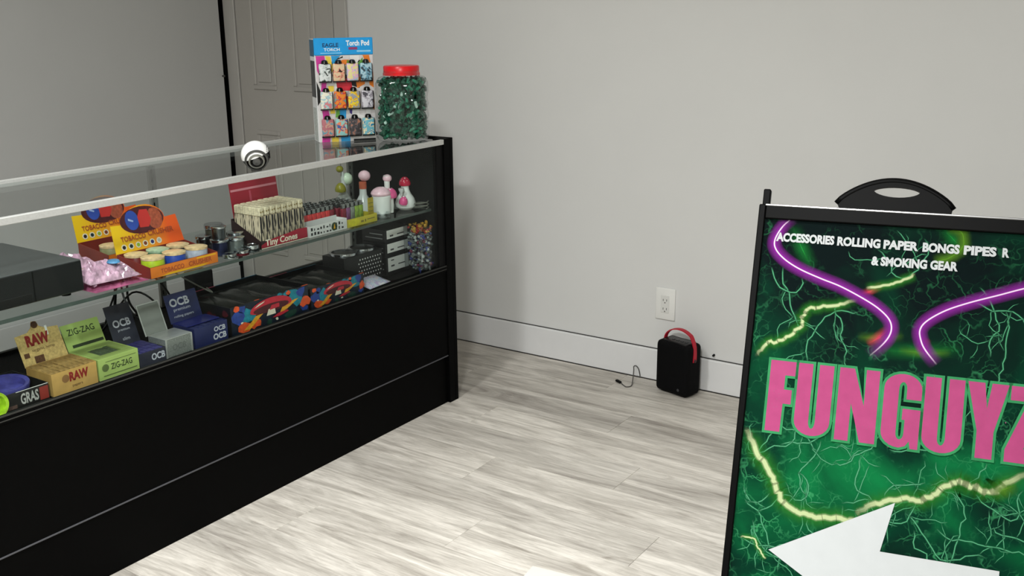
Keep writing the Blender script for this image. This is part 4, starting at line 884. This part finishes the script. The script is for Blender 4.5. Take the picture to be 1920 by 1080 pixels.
# face built as strip between the outer outline (closed along the bottom) and the opening
ring_o = []
for k in range(n):
    a = 2 * PI * k / n; dx, dz = math.cos(a), math.sin(a)
    best = None; cx, cz = .2705, .045
    poly = outer + [(.38, -.01), (.155, -.01)]
    for i in range(len(poly)):
        (x1, z1), (x2, z2) = poly[i], poly[(i + 1) % len(poly)]
        det = dx * (z1 - z2) - dz * (x1 - x2)
        if abs(det) < 1e-12: continue
        tt = ((x1 - cx) * (z1 - z2) - (z1 - cz) * (x1 - x2)) / det; ss = (dx * (z1 - cz) - dz * (x1 - cx)) / det
        if tt > 0 and -1e-6 <= ss <= 1 + 1e-6 and (best is None or tt < best): best = tt
    ring_o.append((cx + dx * best, cz + dz * best))
ring_i = inner[:n]
def hv(p, y): return bm.verts.new((p[0], .012 + y, LEN + p[1]))
fo = [hv(p, -.006) for p in ring_o]; fi = [hv(p, -.006) for p in ring_i]; bo = [hv(p, .006) for p in ring_o]; bi = [hv(p, .006) for p in ring_i]
for k in range(n):
    j = (k + 1) % n
    bm.faces.new((fo[k], fo[j], fi[j], fi[k])); bm.faces.new((bo[j], bo[k], bi[k], bi[j])); bm.faces.new((fo[j], fo[k], bo[k], bo[j])); bm.faces.new((fi[k], fi[j], bi[j], bi[k]))
bmesh.ops.recalc_face_normals(bm, faces=bm.faces[:])
link('carrying_handle', mesh_of(bm), SGB, sg)
bm = bmesh.new(); tube_bm(bm, [(p[0], .012, LEN + p[1] - .004) for p in outer], .0075, 8); link('handle_rim', mesh_of(bm, True), SGB, sg)
# poster
pm_ = bpy.data.materials.new('lightning_poster'); pm_.use_nodes = True; nt = pm_.node_tree; N = nt.nodes; L = nt.links; b = N['Principled BSDF']; b.inputs['Roughness'].default_value = .6; b.inputs['Specular IOR Level'].default_value = .03
tc = N.new('ShaderNodeTexCoord')
def nz(scale, detail, dist=0, off=0):
    mp = N.new('ShaderNodeMapping'); mp.inputs['Location'].default_value = (off, off * .7, off * .3); L.new(tc.outputs['Object'], mp.inputs[0])
    n = N.new('ShaderNodeTexNoise'); n.inputs['Scale'].default_value = scale; n.inputs['Detail'].default_value = detail; n.inputs['Distortion'].default_value = dist; L.new(mp.outputs[0], n.inputs['Vector']); return n
def math_(op, a, b_=None, c_=None):
    m = N.new('ShaderNodeMath'); m.operation = op
    for i, v in enumerate((a, b_, c_)):
        if v is None: continue
        if hasattr(v, 'is_linked'): L.new(v, m.inputs[i])
        else: m.inputs[i].default_value = v
    return m.outputs[0]
n1 = nz(5, 5, .6); n2 = nz(11, 4, 1.0, 3.3)
sxyz = N.new('ShaderNodeSeparateXYZ'); L.new(tc.outputs['Object'], sxyz.inputs[0])
gr = N.new('ShaderNodeMapRange'); gr.inputs[1].default_value = LEN - .05; gr.inputs[2].default_value = LEN - .55; L.new(sxyz.outputs[2], gr.inputs[0])
base = math_('ADD', n1.outputs[0], math_('MULTIPLY', gr.outputs[0], .24))
r1 = N.new('ShaderNodeValToRGB'); e = r1.color_ramp.elements
e[0].position = .50; e[0].color = (.0012, .005, .005, 1); e[1].position = .96; e[1].color = (*lin('#0a6636'), 1); k = e.new(.70); k.color = (*lin('#022a1b'), 1); L.new(base, r1.inputs[0])
# thin lightning veins: distorted cell edges
def veins(scale, wdt, amt, off):
    dn = nz(scale * 1.3, 3, 0, off); ad = N.new('ShaderNodeVectorMath'); ad.operation = 'MULTIPLY_ADD'; L.new(dn.outputs['Color'], ad.inputs[0]); ad.inputs[1].default_value = (amt, amt, amt); L.new(tc.outputs['Object'], ad.inputs[2])
    v = N.new('ShaderNodeTexVoronoi'); v.feature = 'DISTANCE_TO_EDGE'; v.inputs['Scale'].default_value = scale; L.new(ad.outputs[0], v.inputs['Vector'])
    mr = N.new('ShaderNodeMapRange'); mr.inputs[1].default_value = wdt; mr.inputs[2].default_value = 0; L.new(v.outputs['Distance'], mr.inputs[0]); return mr.outputs[0]
v1 = veins(13, .030, .10, 1.0); v2 = veins(25, .035, .06, 5.0)
mask = N.new('ShaderNodeMapRange'); mask.inputs[1].default_value = .42; mask.inputs[2].default_value = .68; L.new(n2.outputs[0], mask.inputs[0])
gm = N.new('ShaderNodeMapRange'); gm.inputs[3].default_value = .35; gm.inputs[4].default_value = 1.0; L.new(gr.outputs[0], gm.inputs[0])
vv = math_('MULTIPLY', math_('MULTIPLY', math_('MAXIMUM', v1, math_('MULTIPLY', v2, .6)), mask.outputs[0]), gm.outputs[0])
mx = N.new('ShaderNodeMix'); mx.data_type = 'RGBA'; L.new(math_('MULTIPLY', vv, .75), mx.inputs[0]); L.new(r1.outputs[0], mx.inputs[6]); mx.inputs[7].default_value = (*lin('#3a8f5c'), 1)
L.new(mx.outputs[2], b.inputs['Base Color'])
box('poster', (FRM - .0045, -.0045, .084), (SW - FRM + .0045, .004, LEN - .0295), pm_, sg)

def ribbon_mat(name, core, halo, cw=.10, pw_=1.6, hal_a=.95):
    m = bpy.data.materials.new(name); m.use_nodes = True; nt = m.node_tree; N = nt.nodes; L = nt.links; b = N['Principled BSDF']; b.inputs['Roughness'].default_value = .6; b.inputs['Specular IOR Level'].default_value = .03
    uv = N.new('ShaderNodeUVMap'); s = N.new('ShaderNodeSeparateXYZ'); L.new(uv.outputs[0], s.inputs[0])
    def mth(op, a, b_=None):
        q = N.new('ShaderNodeMath'); q.operation = op
        for i, v in enumerate((a, b_)):
            if v is None: continue
            if hasattr(v, 'is_linked'): L.new(v, q.inputs[i])
            else: q.inputs[i].default_value = v
        return q.outputs[0]
    d = mth('ABSOLUTE', mth('MULTIPLY_ADD', s.outputs[0], 2.0)); d.node.inputs[0].links[0].from_node.inputs[2].default_value = -1.0
    inv = mth('SUBTRACT', 1.0, d)
    al = mth('MULTIPLY', mth('POWER', inv, pw_), hal_a); al2 = mth('MULTIPLY', al, s.outputs[1])
    mr = N.new('ShaderNodeMapRange'); mr.inputs[1].default_value = cw * 1.5; mr.inputs[2].default_value = cw * .6; L.new(d, mr.inputs[0])
    mx = N.new('ShaderNodeMix'); mx.data_type = 'RGBA'; L.new(mr.outputs[0], mx.inputs[0]); mx.inputs[6].default_value = (*lin(halo), 1); mx.inputs[7].default_value = (*lin(core), 1)
    L.new(mx.outputs[2], b.inputs['Base Color']); L.new(mth('MINIMUM', mth('MAXIMUM', al2, mth('MULTIPLY', mr.outputs[0], s.outputs[1])), 1.0), b.inputs['Alpha']); return m
NEON = ribbon_mat('neon_print', '#d6bcd6', '#74237f', .075, .85, 1.0); BOLT = ribbon_mat('bolt_print', '#a4b083', '#2c7526', .17, 1.9, .85); THIN = ribbon_mat('thin_bolt_print', '#4a8a66', '#226644', .35, 1.2, .75); GLOW = ribbon_mat('glow_print', '#2a8a3a', '#17702f', .01, 1.5, .7); GLOWY = ribbon_mat('glow_print_yellow', '#5f8f2a', '#4f7a22', .01, 1.5, .75); GLOWR = ribbon_mat('glow_print_red', '#d8465a', '#c03a50', .01, 1.4, .8)
LAY = [0]
def ribbon(name, pts, hw, mat, sm=5, jag=0, seed=0, fade=.12, bmx=None):
    """strip of flat print along (u, v) points measured from the top corner of the board"""
    P = smooth_pts([Vector((u, 0, zz(v))) for u, v in pts], sm) if sm else [Vector((u, 0, zz(v))) for u, v in pts]
    rg = random.Random(seed)
    if jag: P = [P[0]] + [p + Vector((rg.gauss(0, jag), 0, rg.gauss(0, jag))) for p in P[1:-1]] + [P[-1]]
    bm = bmesh.new() if bmx is None else bmx; uvl = bm.loops.layers.uv.verify()
    LAY[0] += bmx is None; y = -.0048 - .00006 * LAY[0] if bmx is None else -.00505
    rows = []
    for i, p in enumerate(P):
        tg = (P[min(i + 1, len(P) - 1)] - P[max(i - 1, 0)]).normalized(); nn = Vector((-tg.z, 0, tg.x)); h = hw(i / (len(P) - 1)) if callable(hw) else hw
        f = i / (len(P) - 1); a = min(1, f / fade if fade else 1, (1 - f) / fade if fade else 1)
        rows.append((bm.verts.new((p + nn * h) + Vector((0, y, 0))), bm.verts.new((p - nn * h) + Vector((0, y, 0))), a))
    for r_, s_ in zip(rows, rows[1:]):
        try: f = bm.faces.new((r_[1], r_[0], s_[0], s_[1]))
        except ValueError: continue
        for lp_, (uu, vv_) in zip(f.loops, ((0, r_[2]), (1, r_[2]), (1, s_[2]), (0, s_[2]))): lp_[uvl].uv = (uu, vv_)
    if bmx is None: return link(name, mesh_of(bm), mat, sg)
# soft green clouds, then bolts
for a, b_, h, m in (((.07, .04), (.12, .13), .022, GLOW), ((.36, .02), (.41, .07), .022, GLOW), ((.26, .285), (.42, .265), .022, GLOW), ((.22, .262), (.31, .25), .014, GLOWY), ((.30, .28), (.40, .275), .012, GLOWY), ((.24, .275), (.285, .235), .014, GLOWR), ((.34, .28), (.352, .25), .012, GLOWR), ((.215, .175), (.26, .15), .010, GLOWR)):
    ribbon('glow_print', [a, ((a[0] + b_[0]) / 2, (a[1] + b_[1]) / 2 + .004), b_], h, m, 4, 0, 0, .5)
bm = bmesh.new(); rg = random.Random(42)
def branch(u, v, ang, ln, hw, depth):
    pts = [(u, v)]; n_ = max(3, int(ln / .012))
    for k in range(n_):
        ang += rg.gauss(0, .42); u += .012 * math.cos(ang); v += .012 * math.sin(ang)
        if not (.02 < u < SW - .02 and .035 < v < .95): break
        pts.append((u, v))
        if depth and rg.random() < .16: branch(u, v, ang + rg.choice((-.9, .9)), ln * .45, hw * .7, depth - 1)
    if len(pts) > 2: ribbon('', pts, hw, None, 0, 0, 0, .1, bm)
for u, v, a, l in ((.06, .13, 1.6, .16), (.10, .15, 1.5, .13), (.44, .14, 1.2, .16), (.40, .17, .8, .16), (.33, .05, .9, .2), (.12, .02, 2.4, .14), (.27, .02, .8, .15), (.18, .2, 2.2, .14), (.22, .21, 2.5, .18), (.5, .18, 1.2, .2), (.05, .42, 1.4, .16), (.12, .46, 1.7, .18), (.17, .48, 1.6, .14), (.22, .6, -.4, .2), (.3, .58, -1.2, .1), (.36, .57, 1.2, .16), (.42, .53, 1.3, .18), (.46, .54, .9, .16), (.34, .60, .5, .2), (.4, .62, .3, .18), (.08, .6, 1.2, .18), (.05, .66, .9, .16), (.16, .64, 1.8, .15), (.04, .55, -1.3, .12), (.3, .48, .8, .14), (.48, .48, 2.0, .14), (.25, .5, 2.2, .16), (.4, .68, .6, .14), (.03, .62, .4, .14), (.03, .70, .5, .12), (.2, .52, 1, .13), (.13, .55, .2, .18), (.09, .5, .3, .15), (.36, .63, 1.2, .12), (.5, .6, 1.4, .2), (.3, .8, .5, .2), (.1, .82, .8, .2), (.4, .8, 2, .2)):
    branch(u, v, a, l, .0028, 2)
link('thin_lightning_print', mesh_of(bm), THIN, sg)
ribbon('bolt_print', [(.02, .322), (.048, .291), (.078, .282), (.106, .255), (.114, .223), (.136, .209), (.176, .2), (.215, .186)], .020, BOLT, 6, .0016, 2)
ribbon('bolt_print', [(.228, .162), (.267, .151), (.294, .14), (.321, .123)], .016, BOLT, 6, .001, 3)
ribbon('bolt_print', [(.351, .097), (.385, .083), (.404, .059), (.398, .033), (.373, .023)], .017, GLOWY, 6, .0006, 4)
ribbon('bolt_print', [(.02, .471), (.042, .518), (.072, .554), (.094, .595), (.123, .626), (.167, .633), (.222, .632), (.28, .628)], .032, BOLT, 6, .0016, 5)
ribbon('bolt_print', [(.246, .616), (.285, .592), (.332, .572), (.372, .57), (.405, .539), (.436, .526), (.464, .534), (.498, .533), (.52, .513), (.56, .488)], .030, BOLT, 6, .0016, 6)
ribbon('glow_print', [(.495, .535), (.513, .527), (.535, .515)], .022, GLOWY, 5, 0, 0, .5)
ribbon('bolt_print', [(.03, .70), (.055, .698), (.07, .72), (.085, .735)], .010, BOLT, 6, .001, 8)
ribbon('neon_print', [(.072, .023), (.051, .045), (.038, .074), (.042, .094), (.062, .114), (.094, .132), (.137, .148), (.18, .162), (.23, .185), (.26, .203), (.28, .223), (.284, .245), (.273, .269), (.247, .299)], .0165, NEON, 6, 0, 0, .10)
ribbon('neon_print', [(.575, .118), (.52, .136), (.476, .153), (.426, .172), (.383, .192), (.35, .216), (.338, .236), (.342, .258), (.352, .276), (.375, .302)], .0165, NEON, 6, 0, 0, .10)
# lettering of the poster
LW = M('poster_white', '#b0b3b4', .5, spec=.05, var=.02); LP = M('poster_pink', '#9a3f6a', .5, spec=.05, var=.06, scale=40); LG = M('poster_letter_green', '#2f7a4c', .5, spec=.05, var=.15, scale=40)
def uvtext(body, u0, u1, vb, h): return text('lettering', body, LW, sg, u0, zz(vb), h, u1 - u0, y=-.0065, bold=.05)
uvtext('ACCESSORIES', .0405, .158, .0755, .0175); uvtext('ROLLING', .164, .2485, .0760, .0175); uvtext('PAPER', .2545, .321, .0763, .0175); uvtext('BONGS', .329, .398, .0766, .0175); uvtext('PIPES', .4055, .4650, .0768, .0175); uvtext('R', .4755, .488, .0770, .0175)
uvtext('& SMOKING GEAR', .234, .3975, .1115, .0175)
def arcp(cx, cz, rx, rz_, a0, a1, n_=8): return [(cx + rx * math.cos(a0 + (a1 - a0) * k / n_), cz + rz_ * math.sin(a0 + (a1 - a0) * k / n_)) for k in range(n_ + 1)]
VT, VB = .327, .474; Hh = VB - VT
def lt(P): return [(u, zz(VB) + z * Hh) for u, z in P]
def ulet(u0, u1, st):
    rx = (u1 - u0) / 2; c = (u0 + u1) / 2; ri = rx - st
    return lt([(u0, 1), (u0, .20)] + [(c + rx * math.cos(a), .20 + .20 * math.sin(a)) for a in [PI + PI * k / 12 for k in range(1, 12)]] + [(u1, .20), (u1, 1), (u1 - st, 1), (u1 - st, .20)] + [(c + ri * math.cos(a), .20 + .10 * math.sin(a)) for a in [2 * PI - PI * k / 10 for k in range(1, 10)]] + [(u0 + st, .20), (u0 + st, 1)])
fl_let = [lt([(.056, 0), (.086, 0), (.087, .40), (.103, .40), (.103, .60), (.087, .60), (.087, .80), (.107, .80), (.107, 1), (.056, 1)]),
          ulet(.1125, .1825, .0285),
          lt([(.194, 0), (.2205, 0), (.2205, .52), (.243, 0), (.2715, 0), (.2715, 1), (.2455, 1), (.2455, .50), (.2225, 1), (.194, 1)])]
g0, g1 = .2815, .3525; gc = (g0 + g1) / 2; gr_ = (g1 - g0) / 2; st = .028; gi = gr_ - st
fl_let.append(lt([(g1, .66), (g1, .80)] + [(gc + gr_ * math.cos(a), .80 + .20 * math.sin(a)) for a in [PI * k / 12 for k in range(1, 12)]] + [(g0, .80), (g0, .20)] + [(gc + gr_ * math.cos(a), .20 + .20 * math.sin(a)) for a in [PI + PI * k / 12 for k in range(1, 7)]] + [(gc + .012, .03), (g1 - .017, .10), (g1 - .014, 0), (g1, 0), (g1, .53), (gc + .002, .53), (gc + .002, .38), (g1 - st, .38), (g1 - st, .21)] + [(gc + gi * math.cos(a), .20 + .09 * math.sin(a)) for a in [2 * PI - PI * k / 8 for k in range(1, 8)]] + [(g0 + st, .21), (g0 + st, .79)] + [(gc + gi * math.cos(a), .80 + .09 * math.sin(a)) for a in [PI - PI * k / 8 for k in range(1, 8)]] + [(g1 - st, .79), (g1 - st, .66)]))
fl_let.append(ulet(.358, .4295, .0285))
fl_let.append(lt([(.4565, 0), (.4865, 0), (.4865, .36), (.508, 1), (.478, 1), (.4715, .66), (.465, 1), (.4345, 1), (.4565, .36)]))
fl_let.append(lt([(.508, 0), (.575, 0), (.575, .19), (.540, .19), (.575, .84), (.575, 1), (.512, 1), (.512, .81), (.543, .81), (.508, .16)]))
def offset_poly(P, d):
    n_ = len(P); ar = sum(P[i][0] * P[(i + 1) % n_][1] - P[(i + 1) % n_][0] * P[i][1] for i in range(n_)); s = 1 if ar > 0 else -1; out = []
    for i in range(n_):
        p0, p1, p2 = Vector(P[i - 1]), Vector(P[i]), Vector(P[(i + 1) % n_]); a = (p1 - p0).normalized(); b_ = (p2 - p1).normalized()
        na = Vector((a.y, -a.x)) * s; nb = Vector((b_.y, -b_.x)) * s; m = na + nb
        if m.length < .3: m = na
        m = m.normalized(); k = min(1 / max(m.dot(na), .45), 2.0); out.append(tuple(p1 + m * d * k))
    return out
bm = bmesh.new()
for P_ in fl_let: poly_bm(bm, [(a, -.0066, b_) for a, b_ in offset_poly(P_, .0052)])
link('letter_outline', mesh_of(bm), LG, sg)
for P_, ch in zip(fl_let, 'FUNGUYZ'): flat('pink_letter', [P_], LP, sg, -.0068)
# worn specks in the letters
rg = random.Random(9); bm = bmesh.new()
for k in range(90):
    u, v = rg.choice(((.075, .40), (.12, .40), (.205, .39), (.255, .40), (.257, .43), (.30, .46), (.37, .35), (.415, .40), (.47, .38), (.47, .385), (.49, .38))); u += rg.gauss(0, .007); v += rg.gauss(0, .014); r_ = rg.uniform(.0004, .0012)
    poly_bm(bm, [(u + q[0], -.0070, zz(v) + q[1]) for q in disc(0, 0, r_, 5, rg.uniform(.5, 1.5))])
link('worn_specks', mesh_of(bm), M('speck_plum', '#8a3a62', .5), sg, 'stuff')
ar = [(.088, .715), (.321, .583), (.301, .682), (.517, .682), (.517, .748), (.301, .748), (.321, .847)]
flat('arrow_print', [[(u, zz(v)) for u, v in ar]], LW, sg, -.0067, 'large white arrow')
